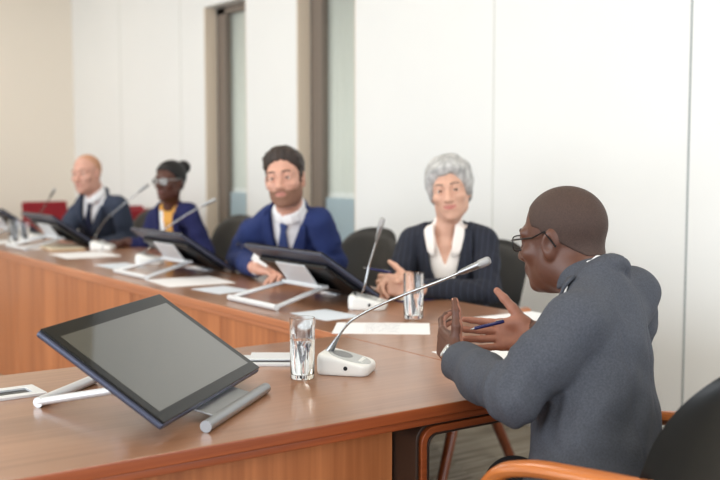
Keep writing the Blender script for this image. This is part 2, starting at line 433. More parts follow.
def field_mesh(name, F, h, m, parent=None, origin=(0, 0, 0), lohi=None, region=None):
    lo, hi = lohi or F.bounds()
    v, q = polygonize(F, np.array(lo), np.array(hi), h)
    me = bpy.data.meshes.new(name); v = v - np.array(origin)
    me.vertices.add(len(v)); me.vertices.foreach_set('co', v.ravel().astype(np.float32))
    me.loops.add(len(q) * 4); me.loops.foreach_set('vertex_index', q.ravel().astype(np.int32))
    me.polygons.add(len(q)); me.polygons.foreach_set('loop_start', (np.arange(len(q)) * 4).astype(np.int32))
    try: me.polygons.foreach_set('loop_total', np.full(len(q), 4, np.int32))
    except Exception: pass
    me.update(calc_edges=True); me.validate()
    o = link_mesh(name, me, m, parent, True)
    if region is not None and len(q) == len(me.polygons):
        me.polygons.foreach_set('material_index', region(v[q].mean(1) + np.array(origin), face_n(v[q])).astype(np.int32))
    return o
def wrinkle(P, s, seed=0.0):
    a, b, c = P[:, 0] * s + seed, P[:, 1] * s - seed * 1.7, P[:, 2] * s + seed * .6
    return (np.sin(a + 1.7 * np.sin(b * .9 + c)) + np.sin(b * 1.3 + 1.5 * np.sin(c * 1.1 - a)) + np.sin(c * 1.2 + 1.4 * np.sin(a * .8 + b))) / 3

# ------------------------------------------------------------------ the room
WX, EY = 3.5, 9.712                            # window wall plane, end wall plane
H_ROOM = 3.1
def structure(o): o['kind'] = 'structure'; return o
structure(box('floor', (-0.5, 4.0, -0.05), (9.4, 13.0, 0.1), M['carpet']))
wins = [(5.026, 5.679), (6.336, 6.967)]
WTOP = 2.377
bm = bmesh.new()
ys = [-2.5, wins[0][0], wins[0][1], wins[1][0], wins[1][1], EY + .1]
for i in (0, 2, 4): add_box(bm, (WX + .1, (ys[i] + ys[i + 1]) / 2, H_ROOM / 2), (.2, ys[i + 1] - ys[i], H_ROOM))
for a, b in wins: add_box(bm, (WX + .1, (a + b) / 2, (WTOP + H_ROOM) / 2), (.2, b - a, H_ROOM - WTOP))
structure(finish('wall_back', bm, M['wall']))
structure(box('wall_left', (-0.75, EY + .1, H_ROOM / 2), (8.5, .2, H_ROOM), M['wall_beige']))
structure(box('ceiling', (-0.5, 4.0, H_ROOM + .05), (9.4, 13.0, .1), M['ceiling']))
for i, (y, mm, w) in enumerate([(2.678, 'seam', .008), (3.837, 'seam_pale', .008), (7.366, 'seam_pale', .006), (8.557, 'seam_pale', .006)]):
    structure(box('trim_%d' % (i + 1), (WX - .0005, y, H_ROOM / 2), (.003, w, H_ROOM - .02), M[mm]))
structure(box('baseboard_back', (WX - .008, 1.2, .05), (.016, 7.6, .1), M['seam_pale']))
structure(box('baseboard_left', (-0.75, EY - .008, .05), (8.2, .016, .1), M['seam_pale']))
for i, (a, b) in enumerate(wins):
    w = empty('window_%d' % (i + 1), (WX + .1, (a + b) / 2, 0)); structure(w)
    hw = (b - a) / 2
    box('jamb', (-.052, hw - .006, WTOP / 2), (.092, .012, WTOP - .004), M['jamb'], w)
    box('jamb', (-.052, -hw + .006, WTOP / 2), (.092, .012, WTOP - .004), M['jamb'], w)
    bm = bmesh.new()
    add_box(bm, (.025, hw - .075, WTOP / 2), (.05, .13, WTOP - .006)); add_box(bm, (.025, -hw + .025, WTOP / 2), (.05, .03, WTOP - .006))
    add_box(bm, (.025, 0, WTOP - .03), (.05, b - a - .02, .05)); add_box(bm, (.025, 0, .05), (.05, b - a - .02, .1))
    finish('frame', bm, M['frame_dark'], w, bevel=.003)
    box('pane', (.035, -.05, (WTOP + 1.04) / 2), (.008, b - a - .17, WTOP - 1.04 - .05), M['pane'], w)
    box('frosted_pane', (.035, -.05, .565), (.008, b - a - .17, .93), M['film'], w)
    bm = bmesh.new(); n = 60; v0 = []
    for j in range(n + 1):
        y = -hw + (b - a) * j / n; x = .075 + .008 * math.sin(j * 1.5) + .004 * math.sin(j * .7)
        v0.append((bm.verts.new((x, y, .02)), bm.verts.new((x, y, WTOP - .01))))
    for p, q in zip(v0, v0[1:]): bm.faces.new((p[0], q[0], q[1], p[1]))
    cu = finish('curtain', bm, M['blind'], w, smooth=True); cu.modifiers.new('thick', 'SOLIDIFY').thickness = .002

# ------------------------------------------------------------------ the conference table (an L with a rounded outer corner)
XI, XO, YO, YI = 1.73, 2.50, 1.705, 2.56     # far run inner/outer edge, near run outer/inner edge
T_TH = .043
def top_piece(name, poly, m, parent, inner=None):
    bm = bmesh.new(); add_prism(bm, poly, TZ - .026, TZ, 1, 0); o = finish(name, bm, m, parent, bevel=.0035)
    return o
def lower_lip(poly, m, parent):
    bm = bmesh.new(); add_prism(bm, poly, TZ - T_TH, TZ - .0262, 0, 0); return finish('edge_lip', bm, m, parent, bevel=.003)
XN0 = -1.2
near = thing('conference_table', 'near straight run of the walnut conference table under the tilted touchscreen', 'table', (0, YO, 0))
near_o = near.location
def loc_poly(poly, o): return [(p[0] - o[0], p[1] - o[1]) for p in poly]
P_near = [(XN0, YO), (XI - .002, YO), (XI - .002, YI), (XN0, YI)]
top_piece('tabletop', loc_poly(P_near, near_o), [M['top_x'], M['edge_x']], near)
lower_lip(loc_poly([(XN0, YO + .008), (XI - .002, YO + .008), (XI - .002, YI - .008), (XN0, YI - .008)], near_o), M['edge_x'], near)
box('modesty_panel', ((XN0 + 1.36) / 2, .12, .353), (1.36 - XN0, .03, .705), M['panel_z'], near, bevel=.002)
# bent laminate leg: a vertical strip that turns under the top and runs on towards the corner
def bent(name, x0, x1, z, th, y, w, m, r=.07):
    pts = [(x0, 0), (x0, z - r)] + [(x0 + r - r * math.cos(a), z - r + r * math.sin(a)) for a in [PI / 2 * i / 8 for i in range(1, 9)]] + [(x1, z)]
    bm = bmesh.new(); L = []
    for i, p in enumerate(pts):
        a = pts[max(0, i - 1)]; b = pts[min(len(pts) - 1, i + 1)]; t = Vector((b[0] - a[0], b[1] - a[1])).normalized(); n = Vector((t.y, -t.x))
        q = (p[0] + n.x * th, p[1] + n.y * th)
        L.append([bm.verts.new((p[0], y, p[1])), bm.verts.new((q[0], y, q[1])), bm.verts.new((q[0], y + w, q[1])), bm.verts.new((p[0], y + w, p[1]))])
    for A, B in zip(L, L[1:]):
        for j in range(4): bm.faces.new((A[j], A[(j + 1) % 4], B[(j + 1) % 4], B[j]))
    bm.faces.new(L[0]); bm.faces.new(L[-1][::-1])
    return finish(name, bm, m, near, bevel=.002)
bent('bent_leg', 1.366, 1.640, TZ - T_TH - .0008, .008, .028, .55, M['strip_dark'], .040)
bent('bent_leg', 1.378, 1.650, TZ - T_TH - .0092, .016, .024, .56, M['edge_x'], .040)
bent('bent_leg', 1.398, 1.615, TZ - T_TH - .0256, .006, .028, .55, M['strip_dark'], .030)

corner = thing('corner_table', 'quarter round corner section of the conference table under the seated man in grey', 'table', (XI, YI, 0))
R_C = .80
poly = [(0, 0)]
cx, cy = XI, YI
def arc_poly(inset):
    # straight to the outer corner with a large radius, elliptical to meet both runs
    a, b = XO - XI - inset, YI - YO - inset
    pts = [(0, -b)]
    n = 24; e = .72
    for i in range(1, n):
        t = -PI / 2 + PI / 2 * i / n
        pts.append((a * abs(math.cos(t)) ** e, -b * abs(math.sin(t)) ** e))
    pts.append((a, 0)); pts.append((0, 0)); return pts
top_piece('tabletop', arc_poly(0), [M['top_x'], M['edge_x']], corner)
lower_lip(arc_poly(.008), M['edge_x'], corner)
bm = bmesh.new(); add_box(bm, (.17, -.06, .353), (.05, .05, .705)); finish('leg', bm, M['leg_wood'], corner, bevel=.004)

far = thing('conference_table', 'long far run of the conference table where four people sit in a row', 'table', (XI, YI + .002, 0))
LF = 6.6
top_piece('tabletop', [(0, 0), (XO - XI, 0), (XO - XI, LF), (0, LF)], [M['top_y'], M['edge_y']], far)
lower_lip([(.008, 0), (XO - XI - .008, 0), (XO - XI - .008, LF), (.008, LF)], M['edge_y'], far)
yy = 0.0
for k in range(8):
    L = LF / 8
    box('front_panel', (.035, yy + L / 2, .353), (.022, L - .003, .705), M['panel_z'], far, bevel=.002); yy += L

# ------------------------------------------------------------------ chairs
def backrest_mesh(wid=.50, z0=.50, z1=.925, lean=.14, th=.045, y0=-.21):
    bm = bmesh.new(); nu, nv = 24, 30; grid = []
    for side in (0, 1):
        G = []
        for j in range(nv + 1):
            v = 1 - (1 - j / nv) ** 1.9; row = []
            for i in range(nu + 1):
                u = -1 + 2 * i / nu
                # superellipse outline
                wv = (1 - abs(2 * v - 1) ** 4.2 * .0) 
                e = 1.0
                if v > .6: e = (max(0, 1 - ((v - .6) / .4) ** 2.6)) ** (1 / 2.6)
                if v < .15: e = .80 + .20 * (v / .15)
                x = u * wid / 2 * max(e, .02)
                z = z0 + (z1 - z0) * v
                bow = .05 * (u * u) * max(e, .02) ** 2
                edge = (1 - abs(u) ** 6) * (1 - abs(2 * v - 1) ** 10)
                y = y0 - lean * v ** 1.15 + bow + (th * .5 * edge if side else -th * .5 * edge)
                row.append(bm.verts.new((x, y, z)))
            G.append(row)
        grid.append(G)
        for j in range(nv):
            for i in range(nu):
                f = (G[j][i], G[j][i + 1], G[j + 1][i + 1], G[j + 1][i])
                bm.faces.new(f if not side else f[::-1])
    A, B = grid
    for j in range(nv):
        for i in (0, nu): bm.faces.new((A[j][i], A[j + 1][i], B[j + 1][i], B[j][i]))
    for i in range(nu):
        for j in (0, nv): bm.faces.new((A[j][i], A[j][i + 1], B[j][i + 1], B[j][i]))
    bmesh.ops.remove_doubles(bm, verts=bm.verts, dist=1e-4)
    return bm
def make_chair(label, group=None):
    t = thing('office_chair', label, 'chair', group=group)
    F = Field().rbox((0, .01, .445), (.245, .24, .045), rd=.04)
    field_mesh('seat', F, .008, M['leather'], t)
    finish('backrest', backrest_mesh(), M['leather'], t, smooth=True)
    for s in (-1, 1):
        pts = spline([(s * .245, .05, .46), (s * .25, .10, .60), (s * .255, .065, .675), (s * .26, -.01, .704), (s * .26, -.11, .712), (s * .252, -.25, .715)], 6)
        tube('armrest', pts, .020, M['chair_wood'], t, seg=12, sx=.8, sy=1.35, ref=(0, 0, 1))
        tube('leg', [(s * .215, .09, .41), (s * .25, .26, .0)], [.024, .02], M['leg_wood'], t)
        tube('leg', [(s * .215, .02, .41), (s * .25, -.18, .0)], [.024, .02], M['leg_wood'], t)
    bm = bmesh.new(); add_box(bm, (0, .01, .395), (.47, .2, .03)); finish('under_frame', bm, M['strip_dark'], t, bevel=.005)
    return t
FACE_MAN = nrm((-.45, .89, 0)); FACE_CHAIR = nrm((-.2, .98, 0))
HIP_MAN = dep(610, 505, 2.10)
man_chair = make_chair('black leather chair with cherry wood armrests under the man in grey at the right')
def put(o, xy, face, z=0.0):
    o.location = (xy[0], xy[1], z); o.rotation_euler = (0, 0, math.atan2(face[1], face[0]) - PI / 2)
put(man_chair, (1.600, 1.432), FACE_CHAIR)
for (x, y, f, lb) in [(2.78, 3.36, (-1, -.12), 'black leather chair behind the woman with silver hair'),
                      (2.80, 4.30, (-1, .0), 'black leather chair behind the bearded man in a blue suit'),
                      (2.80, 5.74, (-1, -.0), 'black leather chair behind the woman with a hair bun'),
                      (2.74, 6.90, (-1, .0), 'black leather chair behind the bald man')]:
    c = copy_tree(man_chair); c['label'] = lb; c['group'] = 'black chairs along the far run'; put(c, (x, y), nrm((*f, 0)))
    for ch in c.children:
        if ch.name.startswith('armrest'): ch.scale.z = .90
def make_red_chair(label):
    t = thing('stacking_chair', label, 'chair', group='red chairs by the end wall')
    field_mesh('seat', Field().rbox((0, .02, .45), (.22, .22, .03), rd=.025), .009, M['red'], t)
    F = Field().rbox((0, -.23, .76), (.20, .022, .14), R=np.array(Matrix.Rotation(-.18, 3, 'X')), rd=.02)
    field_mesh('backrest', F, .009, M['red'], t)
    for s in (-1, 1):
        tube('leg', [(s * .2, .2, .43), (s * .21, .22, 0)], .012, M['black'], t)
        tube('leg', [(s * .19, -.26, .66), (s * .2, -.2, .43), (s * .21, -.24, 0)], .012, M['black'], t)
    return t
rc = make_red_chair('red chair by the beige end wall, behind the leftmost microphone'); put(rc, (3.0, 8.9), nrm((-.05, -1, 0)))
for x, y, f, lb in [(3.20, 7.70, (-.1, -1), 'red chair seen just right of the bald man'), (3.235, 7.15, (-.1, -1), 'red chair seen just left of the woman with a hair bun')]:
    c = copy_tree(rc); c['label'] = lb; put(c, (x, y), nrm((*f, 0)))
#PART2
# ------------------------------------------------------------------ touchscreens on silver stands
def make_screen(label, group, loop_half=.16, loop_shift=0.0):
    """local frame: +y is the user's side (low edge), origin on the table under the screen's middle"""
    t = thing('touchscreen_monitor', label, 'monitor', group=group)
    W, D, TH = .532, .306, .022
    zl, zh = .037, .205
    tilt = math.asin((zh - zl) / D)
    yl = .125                                   # low edge in front of the middle
    R = Matrix.Rotation(-tilt, 3, 'X')
    mid = Vector((0, yl - D / 2 * math.cos(tilt), (zl + zh) / 2))
    def T(p): return mid + R @ Vector(p)
    def slab(name, c, s, m, par, bev, seg=3):
        o = box(name, (0, 0, 0), s, m, par, bevel=bev); o.location = T(c); o.rotation_euler = R.to_euler()
        o.modifiers['bevel'].segments = seg; return o
    slab('housing', (0, 0, -.009), (W, D, .014), M['shell'], t, .005)
    slab('back_cover', (0, .02, -.024), (W * .86, D * .72, .020), M['black'], t, .009)
    bz = slab('bezel', (0, 0, .0), (W - .004, D - .004, .005), M['bezel'], t, .0015)
    under(slab('display', (0, .004, .0022), (W - .052, D - .062, .0015), M['screen'], t, .0003), bz)
    # hinge strip behind the screen, plate down to the front rod, loop back to the rear rod
    hy, hz = -.02, .058
    tube('front_rod', [(-.175, yl + .045, .0125), (.175, yl + .045, .0125)], .012, M['alu'], t, seg=20)
    bm = bmesh.new(); a, b = Vector((0, yl + .040, .014)), Vector((0, hy, hz)); d = b - a
    add_box(bm, (a + b) / 2, (.21, d.length, .006), Matrix.Rotation(math.atan2(d.z, d.y), 3, 'X')); finish('stand_plate', bm, M['alu'], t, bevel=.002)
    bm = bmesh.new(); add_box(bm, (0, hy - .01, hz + .004), (.27, .035, .016)); finish('hinge_strip', bm, M['alu_white'], t, bevel=.004)
    p = T((0, -.015, -.030))
    bm = bmesh.new(); a = Vector((0, hy - .015, hz + .006)); b = Vector((0, hy - .075, hz + .085)); d = b - a
    add_box(bm, (a + b) / 2, (.20, d.length, .008), Matrix.Rotation(math.atan2(d.z, d.y), 3, 'X')); finish('bracket', bm, M['alu_white'], t, bevel=.003)
    ry = -.255
    tube('rear_rod', [(loop_shift - loop_half - .008, ry, .0115), (loop_shift + loop_half + .008, ry, .0115)], .0112, M['alu_white'], t, seg=16)
    for s in (-1, 1):
        a = Vector((loop_shift + s * loop_half, ry, .0115)); b = Vector((loop_shift * .4 + s * min(loop_half, .125), hy - .012, hz + .002)); d = b - a
        tube('stand_arm', [a, b], .0085, M['alu_white'], t, seg=12, sx=1.0, sy=1.0)
    return t
near_c = (onz(163, 425, .787) + onz(261, 368, .787)) / 2
d_near = onz(261, 368, .787) - onz(163, 425, .787)
a_near = math.atan2(d_near[1], d_near[0])
fr = np.array([math.sin(a_near), -math.cos(a_near), 0])   # user side
scr = make_screen('tilted touchscreen on a silver stand, nearest the camera with its dark screen facing us', None, .115, -.05)
scr.rotation_euler = (0, 0, a_near + PI)
oc = near_c - fr * .125; scr.location = (oc[0], oc[1], TZ)
far_scr = make_screen('black touchscreen seen from behind in front of the bearded man', 'touchscreens along the far run')
for i, (x, y, rz, lb) in enumerate([(2.075, 3.27, -PI / 2 + .02, None), (2.08, 4.39, -PI / 2 + .02, 'black touchscreen seen from behind in front of the woman with a hair bun'),
                                    (2.09, 6.10, -PI / 2 + .02, 'black touchscreen seen from behind in front of the bald man'),
                                    (2.09, 7.06, -PI / 2, 'black touchscreen at the far end of the row, cut by the left frame edge')]):
    o = far_scr if i == 0 else copy_tree(far_scr)
    if lb: o['label'] = lb
    o.location = (x, y, TZ); o.rotation_euler = (0, 0, rz)

# ------------------------------------------------------------------ gooseneck microphones
def mic_base_field():
    F = Field()
    F.rbox((0, 0, .024), (.066, .055, .036), rd=.024)
    s = math.atan2(.030, .12); n = np.array([math.sin(s), 0, math.cos(s)]); c0 = np.array([0, 0, .041])
    def cut(P, d):
        v = (P - c0) @ n; k = .008; h = np.maximum(k - np.abs(d - v), 0) / k
        d = np.maximum(d, v) + h * h * k * .25
        return np.maximum(d, -P[:, 2])
    F.post.append(cut); return F
_mic_base = None
def make_mic(label, loc, rz, neck, group='gooseneck microphones'):
    """base faces +x locally (low end); neck is a list of world points"""
    global _mic_base
    t = thing('gooseneck_microphone', label, 'microphone', loc, rz, group)
    if _mic_base is None:
        o = field_mesh('base', mic_base_field(), .003, M['white_plastic'], t, lohi=((-.075, -.065, -.004), (.075, .065, .075)))
        _mic_base = o
    else:
        o = bpy.data.objects.new('base', _mic_base.data); C.objects.link(o); o.parent = t
    s = math.atan2(.030, .12); Rm = Matrix.Rotation(s, 3, 'Y')
    def top(x, y, dz=0.0): return Vector((x, y, .041 - math.tan(s) * x + dz))
    def plate(name, x, rx, ry, th, m):
        bm = bmesh.new(); add_lathe(bm, [(0, -th), (1, -th), (1, th * .6), (.96, th), (0, th)], 36)
        for v in bm.verts: v.co.x *= rx; v.co.y *= ry
        o = finish(name, bm, m, t, smooth=False); o.location = top(x, 0); o.rotation_euler = Rm.to_euler(); return o
    tp_ = plate('top_panel', .008, .055, .046, .0012, M['grey_plastic'])
    under(plate('speaker_grille', -.010, .026, .028, .0022, M['grille']), tp_)
    for k, y in enumerate((-.016, 0.0, .016)):
        bm = bmesh.new(); add_box(bm, (0, 0, 0), (.010, .011, .004)); o = finish('button', bm, M['white_plastic'], t, bevel=.001)
        o.location = top(.040, y, .0015); o.rotation_euler = Rm.to_euler(); under(o, tp_)
    bm = bmesh.new(); add_lathe(bm, [(0, -.001), (.0052, -.001), (.0052, .0016), (0, .0018)], 20)
    o = finish('jack_socket', bm, M['black'], t); o.location = (.012, -.0546, .020); o.rotation_euler = (PI / 2, 0, 0)
    inv = Matrix.Rotation(-rz, 3, 'Z')
    L = [inv @ (Vector(tuple(p)) - Vector(tuple(loc))) for p in neck]
    p0 = top(-.046, 0, -.006); L[0] = p0
    path = [Vector(tuple(p)) for p in spline(L, 10)]
    d0 = (path[4] - path[0]).normalized()
    tube('neck_boot', [p0 - d0 * .002, p0 + d0 * .016, p0 + d0 * .040, p0 + d0 * .05], [.0105, .009, .0052, .0045], M['alu'], t, seg=20)
    tube('gooseneck', path[3:], .0036, M['chrome'], t, seg=12)
    e = path[-1]; d = (path[-1] - path[-4]).normalized()
    tube('capsule_body', [e - d * .055, e - d * .045, e - d * .015, e], [.0042, .0068, .0085, .0088], M['alu'], t, seg=20)
    tube('capsule_grille', [e, e + d * .004, e + d * .022, e + d * .028, e + d * .030], [.0098, .0102, .0102, .008, .003], M['dark_metal'], t, seg=20)
    return t
b = onz(346.5, 372, TZ)
make_mic('white gooseneck microphone nearest the camera, beside the water glass, neck bent to the right', b, AX - PI / 2 - .25,
         [b, dep(346, 326, 2.56), dep(366, 312, 2.54), dep(401, 296, 2.50), dep(440, 281, 2.46), dep(479, 264.5, 2.42)])
b = onz(368, 308.5, TZ)
make_mic('white gooseneck microphone in front of the silver haired woman, neck standing nearly upright', b, AX - PI / 2 - .15,
         [b, dep(363, 291, 3.50), dep(369, 266, 3.48), dep(375, 246, 3.46), dep(380.5, 226, 3.44)])
b = onz(150, 264, TZ)
make_mic('white gooseneck microphone beside the touchscreen of the woman with a hair bun', b, AX - PI / 2,
         [b, dep(150, 247, 5.30), dep(163, 231, 5.26), dep(188, 214, 5.2), dep(211, 201.5, 5.15)])
b = onz(103, 250, TZ)
make_mic('white gooseneck microphone crossing in front of the bald man', b, AX - PI / 2,
         [b, dep(95, 237, 6.3), dep(105, 221, 6.26), dep(124, 204, 6.2), dep(145, 187, 6.15)])
b = onz(35, 240, TZ)
make_mic('white gooseneck microphone in front of the red chair, leftmost of all', b, AX - PI / 2,
         [b, dep(33, 229, 7.1), dep(38, 217, 7.06), dep(46, 204, 7.0), dep(53, 192, 6.95)])

# ------------------------------------------------------------------ water glasses
def make_glass(label, px, py, r=.031, h=.148, fill=.095, group='water glasses on the table'):
    p = onz(px, py, TZ); t = thing('water_glass', label, 'glass', p, 0, group)
    wt = .0022
    lathe('tumbler', [(0, .0004), (r - .004, .0004), (r - .002, .003), (r, h - .001), (r - wt / 2, h), (r - wt, h - .001), (r - wt - .0018, .012), (0, .010)], M['glass'], t, 48)
    if fill:
        lathe('water', [(0, .0095), (r - wt - .0014, .0112), (r - wt + .0004, .016), (r - wt + .0006, fill), (0, fill)], M['water'], t, 48)
    return t
make_glass('half full water glass nearest the camera, left of the white microphone', 302.5, 378)
make_glass('water glass in front of the silver haired woman', 413.5, 318, r=.034, h=.150, fill=.085)
make_glass('water glass in front of the bearded man', 244, 273, r=.036, h=.158, fill=0)
make_glass('water glass at the left frame edge on the far run', 15, 244, r=.038, h=.15, fill=.05)
make_glass('second water glass from the left frame edge on the far run', 24.5, 243, r=.034, h=.13, fill=.05)

# ------------------------------------------------------------------ papers, notebooks and small things on the table
def rect_sheet(name, label, cat, px, py, w, h, ang, m, group=None, th=.0012, z=TZ):
    p = onz(px, py, z)
    o = box(name, (0, 0, th / 2), (w, h, th), m, None); o.location = (p[0], p[1], z + .0002); o.rotation_euler = (0, 0, ang)
    return tag(o, label, cat, group)
PG = 'papers on the table'
rect_sheet('printed_sheet', 'printed white sheet lying behind the nearest microphone', 'paper', 382, 328.5, .297, .21, -.67, M['printed'], PG)
rect_sheet('paper_card', 'pale blue shade-painted paper card in front of the upright microphone', 'paper', 326, 315, .15, .21, .05, M['paper_blue_shade'], PG)  # card lying in shadow, the bluish shade is in its colour
rect_sheet('paper_sheet', 'white sheet under the hands of the man in grey', 'paper', 496, 358, .22, .30, -.15, M['paper'], PG)
rect_sheet('paper_sheet', 'white sheet at the table edge beside the empty side of the black chair back', 'paper', 528, 321, .297, .30, -.05, M['paper'], PG)
rect_sheet('paper_sheet', 'white sheet left of the bearded man\'s water glass', 'paper', 190, 281.5, .297, .30, -.08, M['paper'], PG)
rect_sheet('paper_card', 'pale blue card below the larger white sheet near the bearded man', 'paper', 222, 290, .16, .21, .1, M['paper_blue_shade'], PG)
rect_sheet('paper_sheet', 'white sheet in front of the microphone beside the bald man', 'paper', 85, 255, .30, .34, -.05, M['paper'], PG)
rect_sheet('paper_card', 'white card at the table edge between two far microphones', 'paper', 120, 266, .17, .26, .02, M['paper_blue_shade'], PG)
rect_sheet('paper_sheet', 'white sheet beside the leftmost water glass', 'paper', 33, 247.5, .2, .3, .02, M['paper'], PG)
rect_sheet('paper_sheet', 'white sheet at the far left end of the table', 'paper', 6, 242, .2, .3, .02, M['paper'], PG)
rect_sheet('paper_card', 'small white card right of the bearded man\'s touchscreen stand', 'paper', 334, 293.5, .06, .10, .1, M['paper'], PG, th=.004)
rect_sheet('paper_card', 'small white card behind the upright microphone', 'paper', 374, 296, .10, .07, .2, M['paper'], PG, th=.003)
rect_sheet('paper_card', 'small white card behind the screen stand near the hair bun woman', 'paper', 205, 268.5, .10, .20, .1, M['paper'], PG, th=.003)
def notebook(label, px, py, w, h, ang, cover, pages, group):
    p = onz(px, py, TZ); t = thing('notebook', label, 'notebook', (p[0], p[1], TZ + .0002), ang, group)
    box('cover', (0, 0, .002), (w, h, .004), cover, t, bevel=.001)
    for s in (-1, 1): box('page_block', (s * w * .245, 0, .009), (w * .475, h * .95, .010), pages, t, bevel=.003)
    return t
notebook('open notebook with cream pages in front of the bearded man', 262, 268, .22, .30, -.1, M['tan_cover'], M['paper_cream'], 'open notebooks')
notebook('open notebook with a navy cover under the hands of the silver haired woman', 404, 296, .20, .29, -.1, M['navy_cover'], M['paper_cream'], 'open notebooks')
notebook('tan open notebook in front of the bald man', 62, 249, .20, .3, -.1, M['tan_cover'], M['paper_cream'], 'open notebooks')
def socket_box(label, px, py, ang, w=.16, d=.11, lid=True):
    p = onz(px, py, TZ); t = thing('table_socket_box', label, 'socket box', (p[0], p[1], TZ), ang, 'cable boxes set in the table')
    bm = bmesh.new()
    for c, s in (((0, d / 2 - .012, .0035), (w, .024, .007)), ((0, -d / 2 + .012, .0035), (w, .024, .007)), ((w / 2 - .012, 0, .0035), (.024, d - .048, .007)), ((-w / 2 + .012, 0, .0035), (.024, d - .048, .007))): add_box(bm, c, s)
    finish('rim', bm, M['alu_white'], t, bevel=.001)
    box('well', (0, 0, .001), (w - .048, d - .048, .002), M['black'], t)
    if lid:
        o = box('lid', (0, 0, 0), (w - .05, d - .062, .006), M['alu_white'], t, bevel=.002); o.location = (0, .006, .013); o.rotation_euler = (.12, 0, 0)
    return t
socket_box('silver cable box set in the table behind the nearest water glass', 273, 362, -.62, .17, .12)
socket_box('silver cable box at the left edge of the photo', 2, 396, .02, .17, .10, False)
def pen(label, a, b, m, cat='pen', group=None):
    a = np.array(a, float); b = np.array(b, float); t = thing('pen', label, cat, tuple(a), 0, group); d = b - a; u = nrm(d)
    tube('barrel', [(0, 0, 0), u * .004, d * .9, d], [.0028, .0042, .0042, .0035], m, t, seg=14)
    tube('tip', [(0, 0, 0), -u * .010], [.0026, .0007], M['chrome'], t, seg=10)
    tube('clip', [d * .97 + np.array((0, 0, .005)), d * .72 + np.array((0, 0, .0055))], .0011, M['chrome'], t, seg=8)
    return t
#PART3
# ------------------------------------------------------------------ people
def orth(f, u):
    u = nrm(u); f = np.array(f, float); f = nrm(f - u * (f @ u)); return np.cross(u, f), f, u    # left, forward, up
class Head:
    def __init__(self, c, f, u, s=1.0):
        self.c = np.array(c, float); self.l, self.f, self.u = orth(f, u); self.s = s; self.R = np.array([self.l, self.f, self.u])
    def w(self, x, y, z): return self.c + self.s * (x * self.l + y * self.f + z * self.u)
    def loc(self, P): return ((np.asarray(P) - self.c) @ self.R.T) / self.s
def skull(F, H, jaw=1.0, ears=True, face=True, neck_to=None, neck_r=.055):
    s = H.s
    F.ell(H.w(0, -.012, .033), np.array((.0745, .096, .085)) * s, H.R, .02 * s)
    F.ell(H.w(0, .028, -.035), np.array((.062 * jaw, .064, .082)) * s, H.R, .03 * s)
    F.ell(H.w(0, .045, -.088), np.array((.040 * jaw, .042, .028)) * s, H.R, .03 * s)
    for x in (-1, 1): F.ell(H.w(x * .050 * jaw, .004, -.062), np.array((.016, .026, .030)) * s, H.R, .03 * s)
    if neck_to is not None: F.cap(H.w(0, -.022, -.045), neck_to, neck_r * s, neck_r * s * 1.08, .035)
    if not face: return
    F.ell(H.w(0, .076, -.103), np.array((.020, .016, .014)) * s, H.R, .02 * s)             # chin
    for x in (-1, 1):
        F.ell(H.w(x * .044, .062, -.024), np.array((.022, .020, .018)) * s, H.R, .02 * s)  # cheekbone
        F.cap(H.w(x * .014, .086, .024), H.w(x * .046, .072, .022), .012 * s, .010 * s, .016 * s)   # brow
        F.ell(H.w(x * .031, .096, .004), np.array((.017, .014, .012)) * s, H.R, .014 * s, 'sub')
        F.chain([H.w(x * .016, .082, .007), H.w(x * .031, .0885, .0120), H.w(x * .046, .077, .006)], [.0044 * s] * 3, .005 * s)
        F.chain([H.w(x * .016, .082, .000), H.w(x * .031, .0870, -.0058), H.w(x * .046, .077, -.001)], [.0036 * s] * 3, .005 * s)
        F.ell(H.w(x * .013, .101, -.036), np.array((.009, .010, .008)) * s, H.R, .008 * s)
        F.ell(H.w(x * .007, .106, -.044), np.array((.0035, .004, .004)) * s, H.R, .003 * s, 'sub')
    F.chain([H.w(0, .086, .016), H.w(0, .100, -.012), H.w(0, .113, -.033)], [.0085 * s, .0085 * s, .0115 * s], .012 * s)
    F.ell(H.w(0, .089, -.063), np.array((.024, .010, .016)) * s, H.R, .02 * s)
    sm = getattr(H, 'smile', 0.0)
    for z_, r_, w_ in ((-.0592, .0040, .024), (-.0685, .0046, .021)):
        F.chain([H.w(-w_, .086, z_ * .35 - .0415 + sm), H.w(-w_ * .5, .0935, z_ + sm * .25), H.w(0, .0955, z_), H.w(w_ * .5, .0935, z_ + sm * .25), H.w(w_, .086, z_ * .35 - .0415 + sm)], [.0022 * s, r_ * s, r_ * 1.1 * s, r_ * s, .0022 * s], .005 * s)
    F.chain([H.w(-.029, .087, -.0625 + sm * 1.1), H.w(-.012, .0995, -.0640), H.w(.012, .0995, -.0640), H.w(.029, .087, -.0625 + sm * 1.1)], [.0014 * s] * 4, .003 * s, 'sub')
    if ears:
        for x in (-1, 1):
            Re = np.array([H.l * x * .94 + H.f * -.34, H.f * .94 + H.l * x * .34, H.u])
            c = H.w(x * .077, -.012, -.004)
            tilt = Matrix.Rotation(-.22 * 1, 3, Vector(tuple(H.l)))
            Rt = (np.array(tilt) @ Re.T).T
            F.ell(c, np.array((.0075, .019, .032)) * s, Rt, .008 * s)
            F.ell(c + Rt[0] * .009 * s + Rt[1] * .004 * s, np.array((.0075, .011, .020)) * s, Rt, .004 * s, 'sub')
            F.ell(H.w(x * .073, -.006, -.028), np.array((.008, .010, .012)) * s, H.R, .01 * s)
            F.ell(H.w(x * .075, .006, -.008), np.array((.006, .005, .007)) * s, H.R, .006 * s)   # tragus
def rot_toward(d, n, a): return d * math.cos(a) + n * math.sin(a), n * math.cos(a) - d * math.sin(a)
FL = [(.043, .027, .021), (.047, .031, .022), (.043, .029, .021), (.034, .022, .018)]
